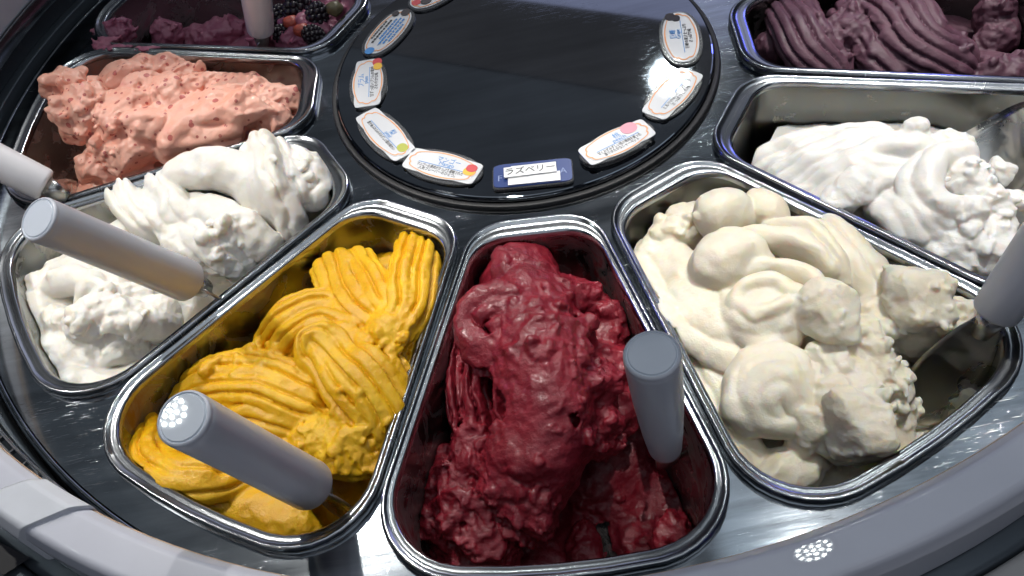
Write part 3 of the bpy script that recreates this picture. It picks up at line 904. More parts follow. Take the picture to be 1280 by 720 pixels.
spatula((-0.3343, -0.2272, 0.0220), (-0.3849, -0.2692, 0.1650), .0172, tail_r=.0188, label= 'grey handled spatula across the white gelato next to the mango', blade_pts=[((-0.3285, -0.2311, 0.0180), .022), ((-0.3243, -0.2272, 0.0000), .036), ((-0.3283, -0.2083, -0.0350), .046), ((-0.3378, -0.1867, -0.0700), .046)])
spatula((-0.2319, -0.4477, 0.0180), (-0.2576, -0.4786, 0.1800), .0172, tail_r=.0188, label= 'darker grey handled spatula lying over the mango gelato', blade_pts=[((-0.2284, -0.4498, 0.0140), .022), ((-0.2276, -0.4460, -0.0080), .036), ((-0.2315, -0.4381, -0.0400), .044), ((-0.2371, -0.4286, -0.0700), .044)])
spatula((0.0246, -0.4786, 0.0140), (0.0158, -0.4791, 0.1450), .0178, label= 'upright spatula standing in the raspberry sorbet, its round cap towards the camera', tail_r=.0120, round_tail=.010, neck=False, blade_pts=[((0.0258, -0.4739, 0.0120), .010), ((0.0304, -0.4617, -0.0200), .012), ((0.0358, -0.4473, -0.0600), .020), ((0.0415, -0.4324, -0.1050), .024)])
spatula((0.2884, -0.4259, 0.0200), (0.3186, -0.4132, 0.1050), .0190, 'spatula with its broad steel blade showing in the cream gelato', blade_pts=[((0.2895, -0.4247, 0.0120), .020), ((0.2800, -0.4276, -0.0080), .040), ((0.2637, -0.4338, -0.0400), .056), ((0.2551, -0.4426, -0.0700), .056), ((0.2544, -0.4524, -0.0920), .034)], side=(.80, -.42, -.18))
spatula((-0.4900, -0.0578, 0.0200), (-0.5784, -0.0281, 0.1050), .0185, 'pale handle reaching in over the corner of the pink pan', mat='handle_white', blade_pts=[((-0.4867, -0.0573, 0.0140), .02), ((-0.4873, -0.0466, -0.0060), .034), ((-0.5003, -0.0190, -0.0400), .044)])
spatula((-0.2815, 0.1563, 0.0000), (-0.2551, 0.1503, 0.1100), .0185, 'white handle standing among the blackberries', mat='handle_white', tail_r=.0155, blade_pts=[((-0.2829, 0.1530, -0.0040), .02), ((-0.2883, 0.1749, -0.0300), .036), ((-0.2969, 0.2024, -0.0600), .044)])
# spatula blade lying in the white gelato, its handle beyond the edge of the picture
spatula((0.4165, -0.2698, 0.0500), (0.4494, -0.2884, 0.1200), .0190, 'broad smeared blade resting in the white gelato beside the purple pan', blade_pts=[((0.4150, -0.2638, 0.0400), .03), ((0.4168, -0.2416, 0.0000), .06), ((0.3929, -0.2413, -0.0300), .074), ((0.3634, -0.2489, -0.0450), .070)], side=(.2, .8, .5))

# ------------------------------------------------------------------ the gelato
# mango
g = pan_solid(3, h=.0012, wf=.6)
g.base([(-0.3822, -0.3438, -0.0500), (-0.3453, -0.2747, -0.0550), (-0.2937, -0.2235, -0.0550), (-0.2125, -0.1689, -0.0500), (-0.1412, -0.1973, -0.0400), (-0.1303, -0.2400, -0.0400), (-0.1912, -0.3835, -0.0600), (-0.2345, -0.4281, -0.0850), (-0.2820, -0.4285, -0.0450), (-0.3629, -0.3888, -0.0450), (-0.2381, -0.3197, -0.0400), (-0.2966, -0.3188, -0.0450)])
g.ribbon([(-0.2107, -0.2101, -0.0200), (-0.2017, -0.2482, -0.0080), (-0.1859, -0.2897, -0.0040), (-0.1703, -0.3106, -0.0140)], .026, .017, 11, .005)
g.ribbon([(-0.1940, -0.2098, -0.0200), (-0.1781, -0.2497, -0.0060), (-0.1654, -0.2911, 0.0000), (-0.1603, -0.3120, -0.0120)], .018, .016, 8, .005)
g.ribbon([(-0.1441, -0.2040, -0.0220), (-0.1473, -0.2504, -0.0040), (-0.1534, -0.2912, 0.0040), (-0.1650, -0.3136, -0.0080)], .016, .019, 8, .005)
g.ribbon([(-0.1282, -0.2124, -0.0220), (-0.1323, -0.2591, -0.0040), (-0.1419, -0.2971, 0.0020), (-0.1559, -0.3146, -0.0100)], .014, .018, 7, .005)
g.ribbon([(-0.1201, -0.2266, -0.0300), (-0.1294, -0.2793, -0.0140), (-0.1443, -0.3147, -0.0140), (-0.1560, -0.3423, -0.0240)], .012, .016, 6, .005)
g.blob((-0.1653, -0.3123, 0.0020), (.026, .021, .020), .3, .0035, .010)
g.scatter((-0.1643, -0.3286, 0.0000), .022, 18, .003, .008)
g.ribbon([(-0.2776, -0.2699, -0.0350), (-0.2567, -0.2640, -0.0160), (-0.2303, -0.2628, -0.0100), (-0.2026, -0.2722, -0.0120), (-0.1821, -0.2923, -0.0160)], .022, .018, 11, .005)
g.ribbon([(-0.2702, -0.2971, -0.0300), (-0.2480, -0.2882, -0.0100), (-0.2226, -0.2878, -0.0030), (-0.1997, -0.3019, -0.0060)], .018, .018, 8, .0045)
g.ribbon([(-0.2246, -0.3382, -0.0040), (-0.2372, -0.3231, 0.0000), (-0.2323, -0.3087, 0.0060), (-0.2153, -0.3079, 0.0080), (-0.2043, -0.3225, 0.0060), (-0.2100, -0.3362, 0.0020)], .011, .014, 4, .003)
g.ribbon([(-0.2132, -0.3142, 0.0020), (-0.1951, -0.3413, 0.0040), (-0.1799, -0.3693, -0.0020), (-0.1699, -0.3931, -0.0180)], .025, .018, 11, .005)
g.ribbon([(-0.1852, -0.3141, -0.0060), (-0.1686, -0.3469, -0.0060), (-0.1605, -0.3712, -0.0140)], .016, .017, 8, .005)
g.ribbon([(-0.2232, -0.3280, 0.0020), (-0.2115, -0.3566, 0.0000), (-0.1970, -0.3800, -0.0100), (-0.1877, -0.3954, -0.0260)], .015, .016, 7, .0045)
g.ribbon([(-0.3498, -0.2988, -0.0400), (-0.3140, -0.3024, -0.0220), (-0.2738, -0.3239, -0.0120), (-0.2393, -0.3456, -0.0140)], .024, .019, 13, .005)
g.ribbon([(-0.3541, -0.3132, -0.0420), (-0.3148, -0.3204, -0.0220), (-0.2738, -0.3416, -0.0120), (-0.2416, -0.3595, -0.0160)], .020, .019, 11, .005)
g.ribbon([(-0.3269, -0.3423, -0.0340), (-0.2873, -0.3491, -0.0200), (-0.2570, -0.3642, -0.0200), (-0.2370, -0.3800, -0.0300)], .018, .017, 8, .0045)
g.blob((-0.3059, -0.2967, -0.0300), (.030, .022, .018), .2, .004, .010)
g.scatter((-0.2951, -0.2975, -0.0200), .03, 26, .003, .009)
g.blob((-0.2094, -0.3929, -0.0240), (.036, .028, .022), -.6, .006, .012)
g.blob((-0.2386, -0.3829, -0.0240), (.026, .022, .020), .4, .005, .012)
g.blob((-0.2658, -0.3901, -0.0360), (.040, .022, .020), -.4, .005, .012)
g.crag((-0.2151, -0.3996, -0.0200), .05, .0035, .012)
g.ribbon([(-0.3874, -0.3340, -0.0440), (-0.3722, -0.3767, -0.0240), (-0.3470, -0.4039, -0.0160), (-0.3200, -0.4081, -0.0200), (-0.3048, -0.3960, -0.0340)], .022, .020, 8, .0045)
g.ribbon([(-0.3679, -0.3626, -0.0300), (-0.3446, -0.3951, -0.0120), (-0.3210, -0.4034, -0.0120)], .016, .016, 6, .004)
g.ribbon([(-0.3714, -0.3820, -0.0400), (-0.3421, -0.4094, -0.0300), (-0.3133, -0.4146, -0.0300)], .014, .014, 4, .004)
g.blob((-0.2868, -0.4298, -0.0400), (.060, .026, .020), -.55, .003, .02)
g.blob((-0.3133, -0.4083, -0.0400), (.030, .022, .018), -.5, .003, .015)
g.cut((-0.2266, -0.4341, -0.0600), (.030, .026, .034))
g.scatter((-0.1952, -0.3933, -0.0200), .03, 22, .003, .007)
g.crag((-0.1593, -0.3331, 0.0000), .04, .0025, .009)
g.finish('mango_gelato', M['mango'], 'bright yellow mango gelato in grooved swirls', amp=.0010, scale=.007)

# milk, left
g = pan_solid(2)
g.base([(-0.5105, -0.1779, -0.0140), (-0.4851, -0.2328, -0.0120), (-0.4580, -0.2733, -0.0140), (-0.4381, -0.2845, -0.0200), (-0.5400, -0.0670, -0.0600), (-0.4510, -0.2243, -0.0300), (-0.4314, -0.2350, -0.0550), (-0.3847, -0.1708, -0.0800), (-0.3169, -0.1506, -0.0500), (-0.2395, -0.0930, -0.0400), (-0.3634, -0.0348, -0.0500), (-0.4256, -0.0480, -0.0550), (-0.2760, -0.0236, -0.0500), (-0.3120, -0.1219, -0.0350)])
g.ribbon([(-0.3700, -0.0612, -0.0120), (-0.3474, -0.0665, 0.0060), (-0.3143, -0.0813, 0.0140), (-0.2856, -0.1060, 0.0120), (-0.2705, -0.1278, -0.0040)], .023, .022, 0, k=.002)
g.ribbon([(-0.3551, -0.0609, 0.0040), (-0.3222, -0.0652, 0.0120), (-0.2908, -0.0886, 0.0120), (-0.2724, -0.1090, 0.0000)], .014, .014, 0)
g.ribbon([(-0.4365, -0.0493, -0.0160), (-0.4201, -0.0862, -0.0020), (-0.4053, -0.1125, -0.0020), (-0.3954, -0.1238, -0.0140)], .011, .013, 3, .004)
g.ribbon([(-0.4262, -0.0425, -0.0140), (-0.4060, -0.0874, 0.0020), (-0.3921, -0.1157, 0.0020), (-0.3822, -0.1268, -0.0100)], .009, .013, 2, .003)
g.ribbon([(-0.4051, -0.0602, -0.0120), (-0.3855, -0.1001, 0.0020), (-0.3723, -0.1257, 0.0020), (-0.3648, -0.1357, -0.0080)], .011, .013, 2, .003)
g.ribbon([(-0.3920, -0.0473, -0.0100), (-0.3715, -0.0925, 0.0060), (-0.3582, -0.1227, 0.0060), (-0.3514, -0.1349, -0.0060)], .014, .015, 3, .003)
g.ribbon([(-0.3775, -0.0610, -0.0100), (-0.3559, -0.1103, 0.0060), (-0.3452, -0.1313, 0.0020)], .010, .013, 0)
g.ribbon([(-0.2737, -0.0477, 0.0020), (-0.2633, -0.0982, 0.0220), (-0.2568, -0.1272, 0.0180), (-0.2497, -0.1460, 0.0020), (-0.2497, -0.1542, -0.0120)], .014, .020, 2, .003)
g.ribbon([(-0.2859, -0.0587, 0.0000), (-0.2747, -0.1066, 0.0160), (-0.2657, -0.1319, 0.0100), (-0.2608, -0.1419, -0.0080)], .012, .016, 0)
g.ribbon([(-0.2578, -0.0577, 0.0000), (-0.2467, -0.1009, 0.0100), (-0.2388, -0.1271, 0.0060)], .012, .016, 3, .003)
g.blob((-0.2341, -0.0962, -0.0060), (.030, .028, .024), .2, .005, .012)
g.ribbon([(-0.2482, -0.0614, -0.0060), (-0.2255, -0.0951, 0.0060), (-0.2180, -0.1167, -0.0040)], .014, .015, 3, .003)
g.ribbon([(-0.2395, -0.1261, -0.0060), (-0.2235, -0.1301, 0.0000), (-0.2163, -0.1149, -0.0040)], .010, .012, 2, .003)
g.scatter((-0.2292, -0.1072, 0.0000), .024, 20, .003, .008)
g.ribbon([(-0.3518, -0.1028, -0.0100), (-0.3185, -0.1342, 0.0060), (-0.2922, -0.1588, 0.0040), (-0.2754, -0.1737, -0.0100)], .017, .014, 0)
g.ribbon([(-0.3659, -0.1221, -0.0120), (-0.3361, -0.1549, 0.0020), (-0.3145, -0.1781, -0.0040), (-0.3057, -0.1857, -0.0180)], .016, .014, 3, .003)
g.ribbon([(-0.3928, -0.1270, -0.0160), (-0.3746, -0.1302, -0.0040), (-0.3567, -0.1497, -0.0020), (-0.3625, -0.1596, -0.0100)], .008, .010, 0)
g.blob((-0.3479, -0.1449, -0.0160), (.042, .030, .024), -.5, .004, .014)
g.blob((-0.3141, -0.1627, -0.0220), (.030, .022, .020), -.4, .005, .012)
g.blob((-0.4232, -0.1095, -0.0260), (.034, .022, .020), .6, .004, .014)
g.crag((-0.3112, -0.1825, -0.0200), .035, .004, .010)
g.scatter((-0.3089, -0.1748, -0.0300), .025, 26, .003, .008)
g.ribbon([(-0.4999, -0.1534, -0.0300), (-0.4705, -0.1607, -0.0120), (-0.4452, -0.1728, -0.0080), (-0.4323, -0.1891, -0.0140)], .014, .014, 0)
g.ribbon([(-0.5008, -0.1273, -0.0300), (-0.4767, -0.1335, -0.0180), (-0.4529, -0.1486, -0.0140), (-0.4197, -0.1732, -0.0160)], .012, .012, 2, .003)
g.ribbon([(-0.4498, -0.1937, -0.0120), (-0.4409, -0.1827, -0.0020), (-0.4291, -0.1882, -0.0040), (-0.4286, -0.1994, -0.0120)], .007, .009, 0)
g.blob((-0.5052, -0.1529, -0.0250), (.026, .020, .014), .8, .004, .012)
g.blob((-0.4210, -0.1878, -0.0220), (.034, .020, .018), -.2, .004, .014)
g.blob((-0.4359, -0.2178, -0.0100), (.026, .020, .021), .4, .004, .010)
g.blob((-0.4086, -0.2205, -0.0160), (.024, .020, .021), -.2, .004, .010)
g.blob((-0.3868, -0.2157, -0.0300), (.026, .022, .022), -.2, .004, .010)
g.blob((-0.4715, -0.1984, -0.0260), (.026, .016, .016), -.5, .004, .010)
g.crag((-0.4264, -0.2221, -0.0100), .045, .004, .010)
g.scatter((-0.4186, -0.2260, -0.0100), .036, 34, .003, .008)
g.blob((-0.4478, -0.2370, -0.0300), (.038, .022, .016), -.3, .003, .014)
g.blob((-0.4234, -0.2312, -0.0500), (.026, .022, .022), -.2, .004, .012)
g.cut((-0.3509, -0.1813, -0.0620), (.034, .028, .036))
g.scatter((-0.4633, -0.2439, -0.0300), .03, 8, .003, .007)
g.finish('milk_gelato', M['vanilla'], 'pure white gelato in long folds, the mango pan on its right', amp=.0009, scale=.010)

# raspberry
g = pan_solid(4)
g.base([(-0.1346, -0.3072, -0.1000), (-0.1374, -0.2310, -0.1000), (-0.1675, -0.4165, -0.0950), (-0.1212, -0.4486, -0.0800), (-0.1800, -0.4620, -0.1000), (-0.0590, -0.4507, -0.1220), (0.0084, -0.4576, -0.1240), (0.0520, -0.4251, -0.1180), (0.0509, -0.4771, -0.1180), (-0.0365, -0.1962, -0.0750), (-0.0871, -0.1919, -0.0950), (0.0192, -0.2493, -0.0850), (-0.0441, -0.3366, -0.0500), (-0.0412, -0.3911, -0.0550), (0.0314, -0.3397, -0.1000), (-0.1026, -0.4769, -0.1050), (-0.0203, -0.4922, -0.1200), (-0.1052, -0.2826, -0.0800), (-0.0307, -0.4228, -0.1000)], amp=.006)
g.ribbon([(-0.0486, -0.2593, -0.0340), (-0.0486, -0.3154, -0.0120), (-0.0483, -0.3706, -0.0040), (-0.0513, -0.4104, -0.0120), (-0.0687, -0.4404, -0.0280)], .038, .034, 0, k=.006)
g.chunk((-0.0434, -0.2753, -0.0160), (.034, .026, .026), .004)
g.chunk((-0.0152, -0.2963, -0.0220), (.028, .026, .026), .004)
g.chunk((0.0019, -0.3080, -0.0360), (.022, .026, .026), .004)
g.chunk((-0.0639, -0.3520, -0.0080), (.030, .034, .024), .004)
g.chunk((-0.0295, -0.3555, -0.0040), (.030, .030, .024), .004)
g.chunk((-0.0242, -0.3895, -0.0140), (.026, .034, .024), .004)
g.chunk((-0.0641, -0.3974, -0.0100), (.030, .026, .022), .004)
g.chunk((-0.0455, -0.4279, -0.0220), (.030, .026, .022), .004)
g.ribbon([(-0.1050, -0.3028, -0.0450), (-0.1173, -0.3460, -0.0460), (-0.1221, -0.3872, -0.0550)], .013, .030, 9, .005)
g.ribbon([(-0.0925, -0.3153, -0.0320), (-0.1036, -0.3570, -0.0340), (-0.1082, -0.3903, -0.0420)], .011, .024, 6, .005)
g.ribbon([(-0.0633, -0.2588, 0.0020), (-0.0640, -0.2804, 0.0060), (-0.0586, -0.2916, -0.0020)], .009, .009, 0)
g.blob((-0.0605, -0.3018, -0.0040), (.022, .014, .016), .2, .002, .010)
g.ribbon([(-0.0519, -0.3234, 0.0120), (-0.0663, -0.3140, 0.0180), (-0.0852, -0.3125, 0.0160), (-0.0986, -0.3246, 0.0100), (-0.0978, -0.3433, 0.0060), (-0.0842, -0.3580, 0.0060), (-0.0665, -0.3560, 0.0080), (-0.0571, -0.3419, 0.0120)], .013, .0075, 0, up=(.05, -.6, .8), k=.001)
g.ribbon([(-0.0571, -0.3419, 0.0120), (-0.0588, -0.3279, 0.0160), (-0.0735, -0.3241, 0.0160), (-0.0856, -0.3295, 0.0120)], .010, .006, 0, up=(.05, -.6, .8), k=.001)
for p in ((-0.0775, -0.3449, 0.0200), (-0.0777, -0.3390, 0.0120), (-0.0780, -0.3331, 0.0040), (-0.0783, -0.3272, -0.0040), (-0.0785, -0.3213, -0.0120)):
    g.cut(p, (.0125, .009, .007), k=.0015)
g.blob((-0.0906, -0.3327, -0.0260), (.022, .024, .024), .2, .003, .012)
g.chunk((0.0179, -0.3269, -0.0400), (.020, .026, .024), .004)
g.chunk((0.0035, -0.3653, -0.0400), (.022, .034, .024), .004)
for p, r in [((-0.1100, -0.4124, -0.0420), .026), ((-0.0871, -0.4411, -0.0320), .028), ((-0.0561, -0.4458, -0.0300), .026), ((-0.0738, -0.4609, -0.0400), .026), ((-0.1305, -0.4402, -0.0560), .026), ((-0.1411, -0.4147, -0.0660), .020), ((-0.1569, -0.4500, -0.0750), .024), ((-0.1180, -0.4645, -0.0620), .026), ((-0.0865, -0.4715, -0.0620), .022), ((-0.1429, -0.4742, -0.0900), .022), ((-0.1138, -0.4831, -0.0840), .022), ((-0.0192, -0.4129, -0.0400), .026), ((0.0043, -0.3938, -0.0560), .022), ((-0.1617, -0.4306, -0.0760), .018), ((-0.0538, -0.4571, -0.0500), .020)]:
    g.chunk(p, (r * 1.15, r * .95, r * .85), .005, .002)
g.crag((-0.1156, -0.4430, -0.0500), .075, .0050, .012)
g.crag((-0.0360, -0.3566, 0.0000), .085, .0028, .010)
g.scatter((-0.1148, -0.4481, -0.0400), .05, 60, .002, .010)
g.scatter((-0.0345, -0.3489, 0.0000), .045, 40, .002, .010)
for p, r in [((-0.0706, -0.3730, 0.0080), .008), ((-0.0916, -0.3714, -0.0040), .008), ((-0.0035, -0.3650, 0.0000), .009), ((-0.0529, -0.3915, 0.0120), .006), ((-0.0541, -0.3361, 0.0120), .006), ((-0.0154, -0.3405, 0.0020), .007), ((-0.0829, -0.4026, 0.0000), .010), ((-0.0332, -0.4267, 0.0020), .008), ((-0.0376, -0.3363, 0.0120), .005)]:
    g.cut(p, (r * 1.5, r * .8, r * 1.2), k=.003, n=.003, ns=.006)
g.cut((-0.0315, -0.4770, -0.0850), (.040, .034, .044), n=.006)
g.cut((-0.1221, -0.3939, -0.0500), (.012, .018, .02), n=.004)
g.chunk((0.0526, -0.4219, -0.0950), (.014, .026, .024), .004)
g.chunk((0.0242, -0.4882, -0.1080), (.022, .018, .014), .004)
g.chunk((-0.0453, -0.4882, -0.1080), (.030, .014, .012), .004)
g.scatter((0.0232, -0.4915, -0.1000), .022, 24, .002, .007)
g.scatter((-0.0180, -0.4535, -0.1200), .05, 30, .002, .007)
g.finish('raspberry_sorbet', M['raspberry'], 'dark red raspberry sorbet, glossy and craggy with a curled lip', amp=.0018, scale=.008)

# cream
g = pan_solid(5)
g.base([(0.0817, -0.2349, -0.0450), (0.0883, -0.3172, -0.0400), (0.0941, -0.3912, -0.0450), (0.1017, -0.4526, -0.0600), (0.1250, -0.4813, -0.0700), (0.1780, -0.4624, -0.0750), (0.2270, -0.4502, -0.0650), (0.3505, -0.3791, -0.1220), (0.3307, -0.3501, -0.1050), (0.2769, -0.4288, -0.0950), (0.2307, -0.4016, -0.0450), (0.2178, -0.3106, -0.0350), (0.1843, -0.2024, -0.0550), (0.1352, -0.1832, -0.0600), (0.2353, -0.3563, -0.0400), (0.1518, -0.3756, -0.0300), (0.2959, -0.3390, -0.0600)])
g.blob((0.1341, -0.2630, 0.0040), (.026, .023, .024), .2, .0012, .02, k=.0015)
g.blob((0.1475, -0.2610, 0.0040), (.016, .012, .012), .2, .001, .02)
g.blob((0.1718, -0.2623, -0.0020), (.018, .022, .020), .2, .002, .014, k=.0015)
g.blob((0.1157, -0.3170, 0.0100), (.030, .026, .026), .3, .0012, .02, k=.0015)
g.ribbon([(0.1206, -0.3056, 0.0220), (0.1398, -0.3110, 0.0200), (0.1449, -0.3259, 0.0120)], .010, .010, 0)
g.blob((0.1021, -0.2477, -0.0260), (.036, .022, .022), .5, .004, .012)
g.blob((0.0793, -0.2716, -0.0360), (.026, .028, .022), .5, .003, .014)
g.scatter((0.0971, -0.2468, -0.0200), .024, 14, .003, .009)
g.blob((0.1429, -0.3575, -0.0120), (.042, .036, .022), .1, .002, .016)
g.ribbon([(0.1175, -0.3406, 0.0000), (0.1300, -0.3349, 0.0100), (0.1521, -0.3391, 0.0140), (0.1705, -0.3544, 0.0120), (0.1744, -0.3739, 0.0060), (0.1600, -0.3865, 0.0020)], .009, .012, 0, k=.0015)
g.ribbon([(0.1113, -0.3459, -0.0020), (0.1069, -0.3677, 0.0020), (0.1221, -0.3860, 0.0040), (0.1466, -0.3892, 0.0040), (0.1658, -0.3817, 0.0000)], .009, .012, 0, k=.0015)
g.ribbon([(0.1085, -0.3514, -0.0080), (0.1064, -0.3745, -0.0040), (0.1218, -0.3942, -0.0020), (0.1457, -0.3958, -0.0040)], .009, .011, 0, k=.0015)
g.ribbon([(0.1125, -0.3605, 0.0100), (0.1253, -0.3521, 0.0160), (0.1435, -0.3553, 0.0180), (0.1528, -0.3662, 0.0160)], .009, .011, 0, k=.0015)
g.ribbon([(0.1135, -0.3657, 0.0100), (0.1247, -0.3814, 0.0140), (0.1466, -0.3808, 0.0140), (0.1617, -0.3720, 0.0100)], .008, .011, 0, k=.0015)
g.blob((0.1362, -0.3651, 0.0120), (.024, .016, .012), .1, .001, .014, k=.002)
g.ribbon([(0.1668, -0.2861, -0.0060), (0.1837, -0.2981, 0.0060), (0.1983, -0.3168, 0.0080), (0.2048, -0.3365, 0.0040), (0.2044, -0.3490, -0.0080)], .010, .014, 0)
g.ribbon([(0.1483, -0.2973, 0.0040), (0.1680, -0.3083, 0.0100), (0.1847, -0.3237, 0.0100), (0.1933, -0.3421, 0.0040)], .010, .013, 0)
g.ribbon([(0.2068, -0.2780, -0.0200), (0.2183, -0.3082, -0.0080), (0.2261, -0.3402, -0.0080), (0.2282, -0.3662, -0.0160)], .018, .016, 4, .003)
g.ribbon([(0.2013, -0.2670, -0.0250), (0.2138, -0.2855, -0.0140), (0.2257, -0.3013, -0.0160)], .014, .012, 2, .003)
g.ribbon([(0.0679, -0.2475, -0.0400), (0.0691, -0.2990, -0.0200), (0.0692, -0.3488, -0.0100), (0.0885, -0.3786, -0.0120), (0.1149, -0.3957, -0.0200)], .020, .012, 2, .003)
g.ribbon([(0.0796, -0.2599, -0.0340), (0.0883, -0.3055, -0.0140), (0.0944, -0.3450, -0.0060), (0.1014, -0.3704, -0.0100)], .022, .014, 0)
g.ribbon([(0.0754, -0.3572, -0.0340), (0.0791, -0.4040, -0.0340), (0.0843, -0.4462, -0.0380), (0.0929, -0.4771, -0.0500)], .018, .012, 3, .003)
g.ribbon([(0.0845, -0.3582, -0.0300), (0.0896, -0.4025, -0.0260), (0.0951, -0.4389, -0.0300)], .014, .011, 2, .003)
g.blob((0.1198, -0.4277, -0.0220), (.034, .034, .022), .2, .002, .016)
g.ribbon([(0.1005, -0.4484, -0.0260), (0.0926, -0.4321, -0.0160), (0.1004, -0.4139, -0.0080), (0.1193, -0.4090, -0.0020), (0.1375, -0.4182, -0.0020), (0.1426, -0.4331, -0.0060)], .013, .013, 2, .002, k=.002)
g.ribbon([(0.1060, -0.4486, -0.0180), (0.1039, -0.4340, -0.0080), (0.1159, -0.4260, 0.0000), (0.1314, -0.4313, 0.0000), (0.1388, -0.4441, -0.0080)], .012, .011, 0, k=.002)
g.ribbon([(0.1158, -0.4522, -0.0160), (0.1130, -0.4433, -0.0060), (0.1225, -0.4395, -0.0020), (0.1332, -0.4500, -0.0100)], .010, .010, 0, k=.002)
g.ribbon([(0.0965, -0.4416, -0.0260), (0.1096, -0.4569, -0.0200), (0.1281, -0.4597, -0.0180)], .010, .012, 0, k=.001)
g.chunk((0.1763, -0.3903, 0.0120), (.027, .023, .025), .0025, .0012, 8)
for p, r in [((0.1992, -0.4022, -0.0100), .018), ((0.1648, -0.4180, -0.0080), .017), ((0.1809, -0.4329, -0.0120), .019), ((0.2040, -0.4350, -0.0200), .021), ((0.2195, -0.3871, -0.0160), .022), ((0.1804, -0.4126, -0.0060), .014), ((0.2061, -0.4541, -0.0400), .022), ((0.1626, -0.4612, -0.0140), .019), ((0.2049, -0.4784, -0.0420), .017), ((0.1446, -0.4650, -0.0180), .019), ((0.1354, -0.4719, -0.0340), .018), ((0.2276, -0.4279, -0.0400), .020), ((0.1628, -0.4457, -0.0080), .014), ((0.2010, -0.4228, -0.0100), .014), ((0.1505, -0.4324, -0.0080), .013)]:
    g.chunk(p, (r * rng.uniform(.9, 1.25), r * rng.uniform(.8, 1.1), r * rng.uniform(.8, 1.05)), .002, .0015, rng.integers(8, 13))
g.chunk((0.1686, -0.4791, -0.0060), (.030, .026, .030), .0028, .0015, 9)
g.chunk((0.1530, -0.4740, -0.0240), (.022, .02, .02), .0028, .0015, 9)
g.blob((0.1184, -0.4840, -0.0480), (.042, .022, .018), .4, .003, .014)
g.crag((0.1918, -0.4426, -0.0150), .070, .0022, .009)
g.scatter((0.1953, -0.4319, -0.0100), .045, 46, .0015, .0055, sink=.1)
g.scatter((0.2143, -0.4503, -0.0350), .034, 70, .0015, .005, sink=.0)
g.cut((0.3159, -0.3995, -0.0700), (.046, .044, .056), n=.003)
g.cut((0.2601, -0.4360, -0.0400), (.040, .034, .046), n=.003)
g.cut((0.2501, -0.4513, -0.0600), (.026, .026, .040), n=.003)
g.chunk((0.2484, -0.3904, 0.0060), (.030, .026, .022), .0028, .0015, 9)
g.blob((0.2564, -0.3876, 0.0100), (.022, .018, .016), .2, .002, .012)
g.chunk((0.2732, -0.4038, -0.0060), (.018, .016, .014), .0028, .0015, 9)
g.blob((0.2591, -0.3923, -0.0340), (.030, .022, .030), .4, .003, .010)
for p, r in [((0.2837, -0.4446, -0.0620), .017), ((0.2792, -0.4491, -0.0780), .016), ((0.2987, -0.4350, -0.0660), .012)]:
    g.chunk(p, (r * 1.2, r, r * .8), .0028, .0015)
g.scatter((0.2718, -0.4507, -0.0500), .024, 50, .002, .006, sink=.1)
g.scatter((0.2696, -0.4082, 0.0000), .02, 16, .0015, .0045, sink=.1)
g.finish('cream_gelato', M['cream'], 'cream coloured gelato with round scoops, swirls and a crumbly scooped end', amp=.0008, scale=.010)

# white, right
g = pan_solid(6, ulo=.26)
g.base([(0.2029, -0.1678, -0.0450), (0.2526, -0.1424, -0.0500), (0.2976, -0.1501, -0.0450), (0.3434, -0.1873, -0.0350), (0.4478, -0.1571, -0.0750), (0.4510, -0.2110, -0.0700), (0.4038, -0.2866, -0.0450), (0.3174, -0.3102, -0.0350), (0.2826, -0.2556, -0.0300), (0.2570, -0.2271, -0.0300), (0.3547, -0.3207, -0.0350)])
g.ribbon([(0.1932, -0.1885, -0.0300), (0.2251, -0.1852, -0.0140), (0.2635, -0.1914, -0.0060), (0.3015, -0.2010, -0.0080)], .016, .014, 3, .003)
g.ribbon([(0.2046, -0.2111, -0.0220), (0.2364, -0.2094, -0.0060), (0.2720, -0.2139, 0.0020), (0.3089, -0.2275, 0.0020)], .016, .014, 2, .003)
g.ribbon([(0.2165, -0.2315, -0.0200), (0.2434, -0.2328, -0.0040), (0.2741, -0.2401, 0.0040), (0.3088, -0.2484, 0.0000)], .015, .014, 2, .003)
g.ribbon([(0.2235, -0.2520, -0.0180), (0.2496, -0.2512, -0.0060), (0.2763, -0.2571, 0.0000), (0.3000, -0.2622, -0.0040)], .014, .013, 0)
g.ribbon([(0.2763, -0.2302, 0.0020), (0.2918, -0.2331, 0.0100), (0.3192, -0.2372, 0.0080), (0.3319, -0.2451, 0.0000)], .012, .013, 0)
g.blob((0.3251, -0.2196, 0.0040), (.015, .012, .020), .2, .003, .010)
g.blob((0.3311, -0.2130, 0.0100), (.012, .009, .009), .2, .002, .010)
g.blob((0.3448, -0.2362, -0.0060), (.024, .020, .020), .2, .004, .010)
g.ribbon([(0.3443, -0.2553, 0.0060), (0.3185, -0.2620, 0.0120), (0.3032, -0.2833, 0.0120), (0.3065, -0.3072, 0.0100), (0.3303, -0.3159, 0.0020)], .013, .015, 0, k=.0015)
g.ribbon([(0.3307, -0.2447, 0.0000), (0.3020, -0.2609, 0.0060), (0.2908, -0.2892, 0.0060), (0.2979, -0.3121, 0.0020), (0.3210, -0.3225, -0.0060)], .012, .013, 0, k=.0015)
g.blob((0.2554, -0.2630, 0.0000), (.024, .017, .018), .4, .003, .010)
g.blob((0.2393, -0.2663, -0.0060), (.024, .015, .015), .4, .003, .010)
